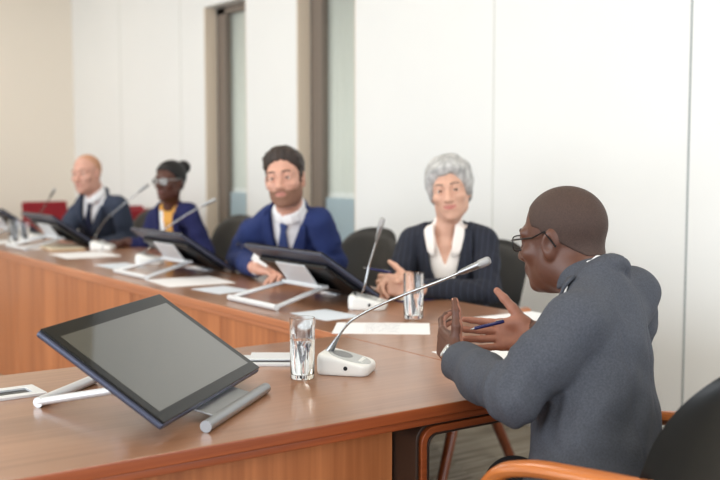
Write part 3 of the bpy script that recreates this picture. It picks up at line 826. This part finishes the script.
def hand(F, w, d, n, right, curls, thumb=(.55, .75, .35), thumb_bend=(.25, .3), spread=(.10, .03, -.04, -.12), hs=1.0):
    """palm, four unequal bent fingers and a thumb; returns the fingertip points and nail frames"""
    d = nrm(d); n = np.array(n, float); n = nrm(n - d * (n @ d)); t = np.cross(d, n) if right else np.cross(n, d)
    w = np.array(w, float); R = np.array([d, t, n]); tips = []
    F.cap(w - d * .03, w + d * .012, .026 * hs, .025 * hs, .02)
    F.rbox(w + d * .050 * hs, np.array((.044, .040, .0135)) * hs, R, .0125 * hs, .014)
    F.ell(w + (d * .034 + t * .026 + n * .010) * hs, np.array((.032, .018, .016)) * hs, R, .012)
    F.ell(w + (d * .040 - t * .026 + n * .008) * hs, np.array((.036, .014, .013)) * hs, R, .012)
    for i, (tt, dd) in enumerate(zip((.0295, .0100, -.0095, -.0285), (.088, .092, .088, .079))):
        p = w + (d * dd + t * tt) * hs
        b = nrm(d + t * spread[i]); nn = n
        pts = [p - b * .018 * hs, p]; rs = [.0098 * hs, .0096 * hs]
        for L, a, r in zip(FL[i], curls[i], (.0090, .0080, .0068)):
            b, nn = rot_toward(b, nn, a); p = p + b * L * hs; pts.append(p); rs.append(r * hs * (.9 if i == 3 else 1))
        F.chain(pts, rs, .0035); tips.append((p, b, nn))
    p = w + (d * .020 + t * .024 + n * .006) * hs
    b = nrm(d * thumb[0] + t * thumb[1] + n * thumb[2]); pts = [p, p + b * .045 * hs]; rs = [.015 * hs, .0125 * hs]
    for L, a, r in ((.034, thumb_bend[0], .0105), (.027, thumb_bend[1], .0085)):
        b = nrm(b + (d - b * (b @ d)) * a); p = pts[-1] + b * L * hs; pts.append(p); rs.append(r * hs)
    F.chain(pts, rs, .006); tips.append((pts[-1], b, n))
    return dict(tips=tips, d=d, n=n, t=t, w=w)
def ring_points(H_or, pts): return pts

def build_person(sp):
    S, W, HP = (np.array(sp[k], float) for k in ('S', 'W', 'HP'))
    l, f, u = orth(sp['face'], S - W); R = np.array([l, f, u]); h = sp.get('h', .004); g = sp.get('girth', 1.0)
    root = thing('person', sp['label'], 'person', (HP[0], HP[1], 0)); O = np.array((HP[0], HP[1], 0.0))
    hw = sp.get('hw', .17); Ls = sp.get('Ls', S + l * hw - u * .015); Rs = sp.get('Rs', S - l * hw - u * .015)
    Ls, Rs = np.array(Ls, float), np.array(Rs, float)
    H = Head(sp['head'], sp['hf'], sp.get('hu', (0, 0, 1)), sp.get('hs', 1.0)); s = H.s; H.smile = sp.get('smile', 0.0)
    neck = np.array(sp.get('neck', S + u * .045), float)
    def torso(F, dr, k=.028):
        wg = sp.get('wg', 1.0) * g
        F.acap(W, S - u * .135, (.160 + dr) * wg, (.168 + dr) * g, f, .64, k)
        F.acap(HP, W, (.180 + dr) * wg, (.160 + dr) * wg, f, .66, k)
        F.cap(S - u * .02, neck - u * .004, .085 + dr, (sp.get('neck_r', .055) * s + .014) + dr, k)
        for P_, x in ((Ls, 1), (Rs, -1)):
            F.cap(S + u * (.034 + dr * .6) + l * x * .050, P_ + (S - P_) * .08, .044 + dr, .056 + dr, k)
        F.cap(Ls + (S - Ls) * .15 - u * .035, Rs + (S - Rs) * .15 - u * .035, .056 + dr, None, k)
    # ---- body
    B = Field(); skull(B, H, sp.get('jaw', 1.0), True, True, neck, sp.get('neck_r', .055))
    torso(B, -.030)
    hands = {}
    for side in ('L', 'R'):
        if side not in sp: continue
        a = sp[side]; P_ = Ls if side == 'L' else Rs; e, w_ = np.array(a['e'], float), np.array(a['w'], float)
        B.chain([P_, e, w_ - nrm(w_ - e) * .01], [.040, .034, .026], .02)
        hands[side] = hand(B, w_, a['d'], a['n'], side == 'R', a['curls'], a.get('thumb', (.55, .75, .35)), a.get('tb', (.25, .3)), a.get('spread', (.10, .03, -.04, -.12)), a.get('hs', 1.0))
    mats = [M[sp['skin']], M[sp['lip']], M[sp.get('palm', sp['skin'])]]
    def region(P, NV):
        q = H.loc(P); mi = np.zeros(len(P), int)
        mi[(q[:, 1] > .084) & ((q[:, 2] + .0638 - H.smile * (q[:, 0] / .024) ** 2) ** 2 / .0086 ** 2 + (q[:, 0] / .0265) ** 2 < 1)] = 1
        if 'palm' in sp:
            for hd in hands.values():
                r = P - hd['w'] - hd['d'] * .05
                near_ = (np.linalg.norm(r, axis=1) < .13) & ((P - hd['w']) @ hd['d'] > 0)
                mi[near_ & (NV @ hd['n'] > .25) & (r @ hd['n'] > -.002)] = 2
        return mi
    body = field_mesh('body', B, h, mats, root, O, region=region)
    for ii, hd in hands.items():
        if not sp.get('nails'): continue
        for k, (p, b, nn) in enumerate(hd['tips']):
            bm = bmesh.new(); bmesh.ops.create_uvsphere(bm, u_segments=10, v_segments=6, radius=1)
            t_ = np.cross(b, nn); sc_ = (.0065, .0048, .0016)
            for v in bm.verts:
                q = p + b * (.001 + v.co.x * sc_[0]) + t_ * v.co.y * sc_[1] - nn * (.0058 + v.co.z * sc_[2]) - O; v.co = tuple(q)
            finish('fingernail', bm, M['nail'], root, smooth=True)
    # ---- eyes and brows
    for x in (-1, 1):
        bm = bmesh.new(); bmesh.ops.create_uvsphere(bm, u_segments=24, v_segments=16, radius=.0127 * s)
        c = H.w(x * .031, .0758, .002); gz = nrm(sp.get('gaze', H.f))
        for fc in bm.faces:
            fc.material_index = 1 if np.dot(np.array(fc.calc_center_median()) / (.0127 * s), gz) > .81 else 0
        for v in bm.verts: v.co = Vector(tuple(c - O)) + v.co
        finish('eye', bm, [M['eye_white'], M['iris']], root, smooth=True)
        if sp.get('brow'):
            pts = []
            for k in range(7):
                tt = k / 6; xx = x * (.014 + .036 * tt); zz = .0235 + .007 * math.sin(PI * (tt * .75 + .1))
                hp = B.hit(H.w(xx, .16, zz), -H.f)
                if hp is not None: pts.append(hp - O)
            if len(pts) > 3: tube('eyebrow', pts, [.0018 * s] + [.0030 * s] * (len(pts) - 2) + [.0014 * s], M[sp['brow']], root, seg=8)
    # ---- hair
    sc_ = Field(); skull(sc_, H, sp.get('jaw', 1.0), False, False, neck, sp.get('neck_r', .055))
    full = Field(); skull(full, H, sp.get('jaw', 1.0), False, True, neck, sp.get('neck_r', .055))
    hr = sp.get('hair')
    if hr and hr.get('bun'): sc_.ell(H.w(0, -.128, .082), np.array((.036, .030, .032)) * s, H.R, .004)
    def shell(name, base, thick, reg, m, hh, lo, hi):
        def fn(P):
            q = H.loc(P); d = base(P) - thick(q, P) * s; r = reg(q) * s; k = .006
            hm = np.maximum(k - np.abs(d - r), 0) / k; return np.maximum(d, r) + hm * hm * k * .25
        fl, fh = np.full(3, 1e9), np.full(3, -1e9)
        for cx_ in (lo[0], hi[0]):
            for cy_ in (lo[1], hi[1]):
                for cz_ in (lo[2], hi[2]):
                    p = H.w(cx_, cy_, cz_); fl = np.minimum(fl, p); fh = np.maximum(fh, p)
        return field_mesh(name, fn, hh, m, root, O, lohi=(fl, fh))
    tp0, tp1 = (hr or {}).get('taper', (.0035, .55))
    if hr: shell('hair', sc_, lambda q, P: np.minimum(hr['t'](q, P), tp0 + tp1 * np.maximum(-hr['r'](q), 0)), hr['r'], M[hr['m']], sp.get('hair_h', h), (-.13, -.17, -.16), (.13, .14, .19))
    if 'beard' in sp:
        br = sp['beard']
        def fb(q):
            top_ = np.interp(q[:, 1], [-.02, .0, .02, .05, .075, .11], [.0, .0, -.022, -.045, -.047, -.047])
            mouth = 1 - np.sqrt((q[:, 0] / .021) ** 2 + ((q[:, 2] + .0645) / .0085) ** 2)
            return np.maximum.reduce([q[:, 2] - top_, -.118 - q[:, 2], mouth * .012, -.012 - q[:, 1]])
        shell('beard', full, lambda q, P: .0018 + 0 * q[:, 0], fb, M[br], h * .8, (-.1, -.06, -.15), (.1, .15, .02))
    # ---- clothes
    SH = Field(); torso(SH, -.014)
    col = sp.get('collar', True)
    nb = H.w(0, -.022, -.045); nax = nrm(nb - neck)
    nl, nf, nu_ = orth(f, nax)
    def neck_ring(t, r, half, drop):
        c = neck + (nb - neck) * t
        return [c + nl * math.sin(a_) * r - nf * math.cos(a_) * r - nu_ * drop * (1 - math.cos(a_)) * .5 for a_ in [math.radians(-half + 2 * half * k / 14) for k in range(15)]]
    if col:
        half_ = 122 if sp.get('open_collar') else 168
        for t_, rr in sp.get('col_t', ((.06, .009), (.18, .0085), (.30, .0075), (.40, .006))):
            SH.chain(neck_ring(t_, sp.get('neck_r', .055) * s + .004 - t_ * .006, half_, .036), [rr] * 15, .012)
    for side in ('L', 'R'):
        if side in sp and not sp.get('bare_wrist'):
            a = sp[side]; e, w_ = np.array(a['e'], float), np.array(a['w'], float); dd = nrm(w_ - e)
            SH.cap(w_ - dd * .06, w_ - dd * .012, .034, .034, .01)
    open_ = sp.get('open_collar', 0)
    if open_:
        def cutsh(P, d):
            q = (P - S) @ R.T; wv = np.clip((q[:, 2] + open_) * .42, -1, .05)
            return np.maximum(d, -np.maximum.reduce([np.abs(q[:, 0]) - wv, -q[:, 1] + .02, -(q[:, 2] + open_)]))
        SH.post.append(cutsh)
    SH_t = Field(); torso(SH_t, -.014)
    hs_cloth = sp.get('hc', .006)
    field_mesh('shirt', SH, hs_cloth, M[sp['shirt']], root, O)
    J = Field(); torso(J, 0.0)
    JT = Field(); torso(JT, 0.0)
    for side in ('L', 'R'):
        if side not in sp: continue
        a = sp[side]; P_ = Ls if side == 'L' else Rs; e, w_ = np.array(a['e'], float), np.array(a['w'], float); dd = nrm(w_ - e)
        m1 = P_ + (e - P_) * .5; ar = sp.get('arm', 1.0)
        J.chain([P_, m1, e], [.060 * ar, .060 * ar, .053 * ar], .018)
        fore = Field(); fore.chain([e, e + (w_ - e) * .5, w_ - dd * .01], [.053 * ar, .050 * ar, .043 * ar], .02)
        pc = w_ - dd * a.get('cuff', .022)
        J._add(lambda P, fore=fore, pc=pc, dd=dd: np.maximum(fore(P), (P - pc) @ dd), (e + w_) / 2, np.linalg.norm(w_ - e) / 2 + .06, .02, 'add')
    for t_, dr_, hf_, rr in sp.get('jcol', ((.02, .016, 125, .012), (.15, .013, 110, .0095))): J.chain(neck_ring(t_, sp.get('neck_r', .055) * s + dr_, hf_, .045), [rr] * 15, .014)
    vb, vt = sp.get('v_bottom', -.27), sp.get('v_slope', .26)
    wr = sp.get('wrinkle', .003)
    elbows = [np.array(sp[k]['e'], float) for k in ('L', 'R') if k in sp]
    arms = [(np.array(sp[k]['e'], float), nrm(np.array(sp[k]['w'], float) - np.array(sp[k]['e'], float)), nrm(np.array(sp[k]['e'], float) - (Ls if k == 'L' else Rs))) for k in ('L', 'R') if k in sp]
    def shape(P, d):
        for e, df_, du_ in arms:
            r = P - e; ax_ = nrm(df_ - du_); wgt = np.exp(-(r ** 2).sum(1) / .016)
            ph = (r @ nrm(df_ + du_)) * 150 + 2.2 * np.sin(r @ ax_ * 40) + (r @ np.cross(df_, du_)) * 30
            d = d + sp.get('crease', .0026) * wgt * np.sin(ph)
        q = (P - S) @ R.T
        wv = np.clip((q[:, 2] - vb) * vt, -1, .085)
        d = np.maximum(d, -np.maximum.reduce([np.abs(q[:, 0]) - wv, -q[:, 1] + .03 - np.clip(q[:, 2] + .02, 0, .1) * .7, q[:, 2] - sp.get('v_top', 1.0), q[:, 1] - .155]))
        amp = np.full(len(P), wr)
        for e in elbows: amp += .0055 * np.exp(-((P - e) ** 2).sum(1) / .012)
        d = d + amp * wrinkle(P, 30, sp.get('seed', 0.))
        tor_ = np.exp(-((q[:, 0] / .2) ** 2)) * np.clip(-q[:, 2] * 6, 0, 1)
        d = d + sp.get('drape', .0025) * tor_ * np.sin(q[:, 2] * 42 + q[:, 0] * 34 + 2.5 * np.sin(q[:, 0] * 16 + q[:, 1] * 9))
        if sp.get('seams'):
            back_ = q[:, 1] < -.02
            d = d + np.where(back_, .0034 * np.exp(-((q[:, 0] / .0055) ** 2)), 0)
            d = d + np.where(back_ & (q[:, 2] < -.05), .0026 * np.exp(-(((np.abs(q[:, 0]) - .105) / .005) ** 2)), 0)
        return d
    J.post.append(shape)
    jk = field_mesh('jacket', J, sp.get('hj', hs_cloth), M[sp['suit']], root, O)
    def patch(name, F, rows, m, off=.004, th=.004, cols=6, parent=None):
        bm = bmesh.new(); G = []
        for c, a0, a1 in rows:
            row = []
            for k in range(cols):
                a = a0 + (a1 - a0) * k / (cols - 1)
                o_ = S + l * a + u * c + f * .34; hp = F.hit(o_, -f)
                if hp is None: hp = o_ - f * .30
                row.append(bm.verts.new(tuple(hp + f * off - O)))
            G.append(row)
        for r0, r1 in zip(G, G[1:]):
            for k in range(cols - 1): bm.faces.new((r0[k], r0[k + 1], r1[k + 1], r1[k]))
        o = finish(name, bm, m, root, smooth=True); sd = o.modifiers.new('thick', 'SOLIDIFY'); sd.thickness = th; sd.offset = 0; return o
    for x in (-1, 1):
        rows = []
        for k in range(13):
            c = .045 + (vb - .045) * k / 12; a_in = np.clip((c - vb) * vt, 0, .085); t_ = k / 12
            wid = np.interp(t_, [0, .22, .30, .36, 1.0], [.020, .045, .040, .062, .004]); rows.append((c, x * a_in * .97, x * (a_in + wid)))
        patch('lapel', JT, rows, M[sp['suit']], .010, .006)
    if sp.get('tie'):
        patch('tie', SH_t, [(.028, -.017, .017), (.020, -.019, .019), (-.010, -.013, .013), (-.015, -.013, .013), (-.10, -.024, .024), (-.22, -.034, .034), (-.30, -.036, .036)], M[sp['tie']], .008, .007)
    if sp.get('inner'):
        patch('blouse_front', SH_t, [(.03, -.055, -.030), (-.06, -.050, -.016), (-.14, -.045, -.010), (-.30, -.03, .0)], M[sp['inner']], .006, .006)
    if sp.get('wide_collar'):
        for x in (-1, 1):
            patch('shirt_collar', JT, [(.062, x * .046, x * .058), (.045, x * .044, x * .080), (.020, x * .040, x * .094), (-.01, x * .036, x * .086), (-.04, x * .036, x * .066), (-.062, x * .040, x * .048)], M[sp['shirt']], .008, .003)
    # ---- trousers and shoes
    T = Field(); T.acap(HP - u * .04, HP - u * .0, .135, .135, f, .62, .03)
    fz = nrm(sp.get('leg_face', (f[0], f[1], 0))); ll, ls_ = sp.get('leg', .43), sp.get('leg_sp', .12); lz = np.array((-fz[1], fz[0], 0.0))
    for x in (-1, 1):
        hip = HP + lz * x * .085 - UP * .03; kn = np.array((HP[0], HP[1], 0)) + fz * ll + lz * x * ls_ + UP * .53; an = np.array((HP[0], HP[1], 0)) + fz * (ll - .07) + lz * x * ls_ + UP * .10
        T.chain([hip, kn], [.088, .066], .04); T.chain([kn, an], [.064, .052], .03)
        S_ = Field(); S_.cap(an - UP * .055 - fz * .02, an - UP * .062 + fz * .15, .042, .034, .02)
        S_.post.append(lambda P, d: np.maximum(d, .004 - P[:, 2])); field_mesh('shoe', S_, .008, M['shoe'], root, O)
    field_mesh('trousers', T, .010, M['trouser'], root, O)
    return dict(root=root, H=H, hands=hands, B=B, O=O, S=S, l=l, f=f, u=u)

def thr(ys, zs): return lambda q: np.interp(q[:, 1], ys, zs) - q[:, 2]
def toward_cam(p, yaw_deg=0.0, pitch=0.0):
    """unit vector from p to the camera, turned by yaw (positive = to image left for us)"""
    v = nrm((EYE - np.array(p)) * (1, 1, 0)); a = -math.radians(yaw_deg)
    v = np.array((v[0] * math.cos(a) - v[1] * math.sin(a), v[0] * math.sin(a) + v[1] * math.cos(a), 0)); return nrm(v + UP * pitch)
RELAX = [(.25, .35, .25), (.30, .40, .25), (.35, .45, .3), (.4, .5, .3)]
CURL = [(.7, .9, .6), (.8, 1.0, .6), (.85, 1.0, .7), (.9, 1.0, .7)]

# --- the man in grey at the right
SM = dep(603, 303, 2.285); hd = dep(563, 239, 2.37)
lM, fM, uM = orth(FACE_MAN, SM - dep(600, 438, 2.17))
man = build_person(dict(
    label='person in a charcoal suit and black spectacles seen from behind, gesturing with both hands', S=SM, Ls=dep(575, 324, 2.15), Rs=dep(632, 294, 2.42), neck=dep(591, 285, 2.31), W=dep(597, 440, 2.235), HP=dep(592, 505, 2.18), leg_face=(.35, .94, 0), leg=.22, leg_sp=.08, wg=1.2, v_top=.028, col_t=((.06, .009), (.16, .0085), (.24, .0075), (.31, .006)), jcol=((-.04, .020, 150, .013), (.06, .018, 112, .012), (.15, .014, 100, .010), (.20, .012, 96, .007)), face=FACE_MAN, hw=.172, arm=1.06,
    head=hd, hf=(-.22, .97, -.10), hu=(-.06, .10, 1), hs=1.0, skin='skin_deep', lip='lip_deep', palm='palm_deep', h=.003, hc=.005, hj=.0042, nails=True,
    shirt='shirt', suit='suit_grey', brow='stubble', wrinkle=.0042, seed=1.3, seams=True, neck_r=.060, v_bottom=-.24,
    L=dict(e=dep(512, 396, 2.11), w=dep(456, 358, 2.35), d=-.30 * RT + .85 * FWH + .30 * UP, n=.90 * RT + .40 * FWH + .1 * UP,
           curls=[(.35, .45, .3), (.45, .55, .35), (.55, .6, .4), (.6, .6, .4)], thumb=(.35, .95, .15), tb=(.28, .22), hs=.96, cuff=.018),
    R=dict(e=np.array((1.985, 1.69, .80)), w=dep(533, 333, 2.50), d=-.80 * RT + .45 * FWH - .12 * UP, n=-.45 * RT - .80 * FWH + .25 * UP,
           curls=[(.25, .40, .25), (.30, .45, .3), (.35, .5, .3), (.4, .5, .3)], thumb=(.60, .85, .1), tb=(.1, .05), cuff=.018),
    hair=dict(m='stubble', t=lambda q, P: .0022 + 0 * q[:, 0], r=thr([-.11, -.085, -.06, -.03, -.012, .004, .018, .04, .062, .09], [-.045, -.040, -.025, -.005, .012, .012, .03, .035, .078, .10]))))
# --- the woman with silver hair
hw_ = dep(450, 190, 4.10)
def grey_t(q, P):
    top = np.clip((q[:, 2] - .0) / .09, 0, 1)
    strand = np.sin(q[:, 0] * 150 + 9 * np.sin(q[:, 1] * 30 + q[:, 2] * 22)) * .0016 + np.sin(q[:, 0] * 60 - q[:, 2] * 70 + 3) * .002
    return .021 + .010 * top + strand
def grey_r(q):
    th_ = np.interp(q[:, 1], [-.12, -.05, -.02, .01, .03, .05, .07, .10], [-.080, -.072, -.050, -.030, -.012, .026, .060, .072])
    th_ = th_ + np.where(q[:, 1] > .03, np.clip(.16 * (q[:, 0] + .02), -.012, .018) * 0 + .35 * np.maximum(.025 - np.abs(q[:, 0] - .02), 0) , 0)
    return th_ - q[:, 2]
SW = dep(448, 237, 4.14)
faceW = toward_cam(SW, 14)
wom = build_person(dict(
    label='person with short silver hair in a pinstripe blazer and open white shirt, holding a pen', S=SW, W=dep(452, 300, 4.20) + UP * -.02, HP=np.array((2.80, 3.36, .57)), leg_face=(-1, .25, 0), leg=.28, face=faceW, hw=.15, girth=.86,
    head=hw_, hf=toward_cam(hw_, 6, -.02), hu=UP - .15 * RT, hs=.97, jaw=.97, smile=.004, skin='skin_tan', lip='lip_rose', h=.0033, hc=.0055, shirt='shirt_cream', suit='suit_pin', brow='brow_grey', neck_r=.045, arm=.86,
    open_collar=.10, wide_collar=True, v_bottom=-.33, v_slope=.24, seed=4.,
    gaze=toward_cam(hw_, -2),
    R=dict(e=dep(392, 291, 4.12), w=dep(402, 279, 3.93), d=-.8 * RT - .5 * FWH - .05 * UP, n=.1 * RT - .5 * FWH - .9 * UP, curls=CURL),
    L=dict(e=dep(488, 292, 4.02), w=dep(412, 288, 3.86), d=-.98 * RT - .05 * FWH + .15 * UP, n=.25 * RT + .9 * FWH - .3 * UP, curls=CURL),
    hair=dict(m='hair_grey', taper=(.009, .9), t=grey_t, r=grey_r)))
# --- the bearded man in blue
hb = dep(285, 179, 4.50)
def quiff_t(q, P):
    top = np.clip((q[:, 2] - .03) / .06, 0, 1); fr_ = np.clip((q[:, 1] + .02) / .08, 0, 1)
    return .005 + top * (.014 + .012 * fr_) + .0022 * np.sin(q[:, 0] * 150 + q[:, 1] * 60 + 4 * np.sin(q[:, 2] * 60))
def quiff_r(q):
    th_ = np.interp(q[:, 1], [-.12, -.085, -.05, -.02, .0, .016, .030, .045, .066, .1], [-.045, -.04, -.02, -.01, -.015, -.022, .030, .048, .072, .079])
    return th_ + .0025 * np.sin(q[:, 0] * 240) * (q[:, 1] > .03) + .003 * np.sin(q[:, 0] * 70 + 1) * (q[:, 1] > .03) - q[:, 2]
SB = dep(291, 216, 4.62)
bea = build_person(dict(
    label='person with dark hair and a short beard in a blue suit, leaning on the table', S=SB, W=dep(300, 262, 4.92), HP=np.array((2.74, 4.26, .57)), face=toward_cam(SB, 22), Rs=dep(252, 231, 4.78), Ls=dep(320, 221, 4.56),
    head=hb, hf=toward_cam(hb, 14, -.06), hu=UP - .10 * RT + .05 * FWH, hs=1.04, jaw=.93, skin='skin_fair', lip='lip_fair', h=.0033, hc=.0065, shirt='shirt', suit='suit_blue', tie='tie_blue', brow='hair_brown', beard='beard', seed=2.,
    R=dict(e=dep(238, 258, 4.88), w=dep(258, 268, 4.50), d=.75 * RT - .6 * FWH - .1 * UP, n=.2 * RT - .2 * FWH - .95 * UP, curls=RELAX),
    L=dict(e=dep(334, 262, 4.66), w=dep(303, 272, 4.42), d=-.9 * RT - .4 * FWH, n=-.1 * RT - .3 * FWH - .9 * UP, curls=RELAX),
    hair=dict(m='hair_brown', t=quiff_t, r=quiff_r)))
# --- the woman with the hair bun
hk = dep(170, 181, 6.02); SK = dep(172, 213, 6.10)
def bun_t(q, P):
    return .011 + 0 * q[:, 0]
bun = build_person(dict(
    label='person with a black hair bun and spectacles in a navy blazer over a mustard top', S=SK, W=dep(178, 250, 6.20), HP=np.array((2.78, 5.72, .57)), face=toward_cam(SK, 32), Rs=dep(155, 219, 6.20), Ls=dep(189, 212, 5.98), girth=.84, arm=.84,
    head=hk, hf=toward_cam(hk, 40, -.04), hs=.95, jaw=.93, skin='skin_deep_w', lip='lip_deep', h=.005, hc=.008, shirt='mustard', suit='suit_navy', inner='shirt', neck_r=.047, v_bottom=-.36, v_slope=.17, collar=False, bare_wrist=True, seed=3.,
    R=dict(e=dep(143, 247, 6.24), w=dep(126, 243, 6.20), d=-.95 * RT - .2 * FWH, n=-.2 * FWH - .95 * UP, curls=RELAX),
    L=dict(e=dep(207, 253, 6.0), w=dep(168, 256, 5.80), d=-.95 * RT - .2 * FWH, n=-.2 * FWH - .95 * UP, curls=RELAX),
    hair=dict(m='hair_black', bun=True, t=bun_t, r=thr([-.12, -.085, -.05, -.02, .0, .02, .045, .068, .1], [-.075, -.07, -.05, -.01, .0, .01, .045, .066, .070]))))
# --- the bald man
hl = dep(87, 174, 6.72); SL = dep(97, 200, 6.80)
bald = build_person(dict(
    label='person with a bald head in a slate suit and dark tie, at the far left', S=SL, W=dep(102, 236, 7.06), HP=np.array((2.72, 6.88, .57)), face=toward_cam(SL, 34), Rs=dep(77, 213, 6.92), Ls=dep(119, 205, 6.70),
    head=hl, hf=toward_cam(hl, 36, -.08), hu=UP - .08 * RT, hs=1.05, skin='skin_pale', lip='lip_fair', h=.005, hc=.008, shirt='shirt', suit='suit_slate', tie='tie_dark', brow='brow_grey', seed=5.,
    R=dict(e=dep(66, 232, 6.85), w=dep(72, 239, 6.74), d=-.3 * RT - .9 * FWH, n=-.2 * FWH - .95 * UP, curls=RELAX),
    L=dict(e=dep(128, 240, 6.8), w=dep(100, 246, 6.55), d=-.8 * RT - .5 * FWH, n=-.2 * FWH - .95 * UP, curls=RELAX),
    hair=dict(m='hair_fair', t=lambda q, P: .0025 + 0 * q[:, 0], r=thr([-.12, -.085, -.05, -.02, .0, .1], [-.045, -.04, -.02, .0, .03, .2]))))

# --- spectacles, watch, pens
def spectacles(label, H, O_group=None, rim='frame_black', lens='lens', r=.0014, side=None):
    t = thing('eyeglasses', label, 'eyeglasses', tuple(H.c)); o = H.c
    def P(x, y, z): return H.w(x, y, z) - o
    for x in (-1, 1):
        loop = []
        for k in range(28):
            a = 2 * PI * k / 28; cx_, cz_ = math.cos(a), math.sin(a); e = .62
            loop.append(P(x * (.033 + .025 * math.copysign(abs(cx_) ** e, cx_)), .104 - .006 * abs(.033 + .026 * cx_ * 1) / .06, -.001 + .0175 * math.copysign(abs(cz_) ** e, cz_)))
        tube('rim', loop, r * 1.1 * H.s, M[rim], t, seg=8, closed=True, ref=tuple(H.f))
        bm = bmesh.new(); vs = [bm.verts.new(tuple(p)) for p in loop]; bm.faces.new(vs)
        o2 = finish('lens', bm, M[lens], t); sd = o2.modifiers.new('thick', 'SOLIDIFY'); sd.thickness = .0012; sd.offset = 0
        tube('temple', [P(x * .060, .098, .008), P(x * .0745, .08, .010), P(x * .0815, .03, .0115), P(x * .083, -.004, .012 + .012), P(x * .082, -.03, -.012)], [r * 1.5 * H.s] * 5, M[rim], t, seg=8, sx=1.0, sy=1.0)
    tube('bridge', [P(-.008, .103, .006), P(0, .107, .009), P(.008, .103, .006)], r * 1.2 * H.s, M[rim], t, seg=8)
    return t
spectacles('black framed spectacles worn by the man in grey', man['H'])
spectacles('pale spectacles with glare painted into the lenses, worn by the woman with a hair bun', bun['H'], rim='frame_clear', lens='lens_glare', r=.001)
hdL = man['hands']['L']; e_ = dep(512, 396, 2.11); dd = nrm(hdL['w'] - e_)
wt = thing('wristwatch', 'silver wristwatch on the left wrist of the man in grey', 'watch', tuple(hdL['w'] - dd * .004))
ax1 = nrm(np.cross(dd, UP)); ax2 = np.cross(ax1, dd); band = [(ax1 * math.cos(a) + ax2 * math.sin(a)) * .0325 for a in [2 * PI * k / 32 for k in range(32)]]
tube('strap', band, .006, M['watch'], wt, seg=10, closed=True, sx=1.2, sy=.5, ref=tuple(dd))
nw = nrm(-.75 * RT - .2 * FWH + .55 * UP); nw = nrm(nw - dd * (nw @ dd)); c = nw * .0335; sd_ = np.cross(nw, dd)
bm = bmesh.new(); add_lathe(bm, [(0, -.002), (.0165, -.002), (.0175, 0), (.0175, .004), (.016, .0055), (0, .0055)], 32)
o = finish('case', bm, M['watch'], wt, smooth=False); Rw = Matrix([[*sd_], [*dd], [*nw]]).transposed()
o.location = tuple(c); o.rotation_euler = Rw.to_euler()
bm = bmesh.new(); add_lathe(bm, [(0, .0052), (.0145, .0056), (.0145, .0062), (0, .0064)], 32); o2 = finish('dial', bm, M['watch_face'], wt); o2.location = tuple(c); o2.rotation_euler = Rw.to_euler()
hr_ = man['hands']['R']; pen('dark blue pen held across the right palm of the man in grey', dep(474, 328.5, 2.44), dep(504, 321.5, 2.455), M['pen_blue'])
hwL = wom['hands']['R']; p0 = hwL['tips'][0][0]
pen('silver and blue pen between the fingers of the woman with silver hair', dep(366, 268, 3.845), dep(391, 272.5, 3.83), M['pen_blue'])
hb_ = bea['hands']['R']
ph = box('folded_card', (0, 0, 0), (.075, .05, .003), M['paper'], None, bevel=.001)
tag(ph, 'white folded card held in the hand of the bearded man', 'card'); p = dep(261, 259, 4.42); ph.location = tuple(p); ph.rotation_euler = (.9, .5, -.5)
# ------------------------------------------------------------------ light and camera
def area(name, loc, size, energy, color, target):
    l = bpy.data.lights.new(name, 'AREA'); l.shape = 'RECTANGLE'; l.size, l.size_y = size; l.energy = energy; l.color = color
    o = bpy.data.objects.new(name, l); C.objects.link(o); o.location = loc
    o.rotation_euler = (Vector(target) - Vector(loc)).to_track_quat('-Z', 'Y').to_euler(); return o
area('daylight_side_windows', (-4.6, 3.6, 1.7), (9.0, 2.2), 310, (.87, .94, 1.0), (3.5, 3.6, 1.2))
area('daylight_rear_windows', (0.8, -2.2, 1.9), (5.0, 1.9), 90, (.92, .96, 1.0), (1.2, 4.0, 1.0))
for k, (x, y) in enumerate([(1.6, 1.2), (1.6, 3.6), (1.6, 6.0), (1.6, 8.4), (-1.0, 2.4), (-1.0, 5.2)]):
    area('ceiling_lamp', (x, y, H_ROOM - .03), (.6, 1.2), 14, (1.0, .95, .87), (x, y, 0))
area('curtain_fill_light', (4.7, 6.0, 1.5), (3.4, 2.6), 45, (1.0, 1.0, .97), (3.5, 6.0, 1.4))  # added unseen lamp, brightens the curtains from behind
w = bpy.data.worlds.new('world'); bpy.context.scene.world = w; w.use_nodes = True
w.node_tree.nodes['Background'].inputs['Color'].default_value = (.88, .94, 1.0, 1)
w.node_tree.nodes['Background'].inputs['Strength'].default_value = .75
cam = bpy.data.cameras.new('camera'); co = bpy.data.objects.new('camera', cam); C.objects.link(co)
cam.sensor_width = 36.0; cam.lens = FPX * 36.0 / 720.0
co.location = tuple(EYE); co.rotation_euler = Vector(tuple(FW)).to_track_quat('-Z', 'Y').to_euler()
cam.dof.use_dof = True; cam.dof.focus_distance = 2.42; cam.dof.aperture_fstop = 3.0
cam.clip_start = .05
sc = bpy.context.scene; sc.camera = co
sc.view_settings.view_transform = 'Standard'; sc.view_settings.look = 'None'; sc.view_settings.gamma = 1; sc.view_settings.use_curve_mapping = False
sc.view_settings.exposure = 0.13
try:
    sc.cycles.use_denoising = True; sc.cycles.max_bounces = 16; sc.cycles.transmission_bounces = 16; sc.cycles.transparent_max_bounces = 8
    sc.cycles.caustics_refractive = True; sc.cycles.sample_clamp_indirect = 6.0
except Exception: pass
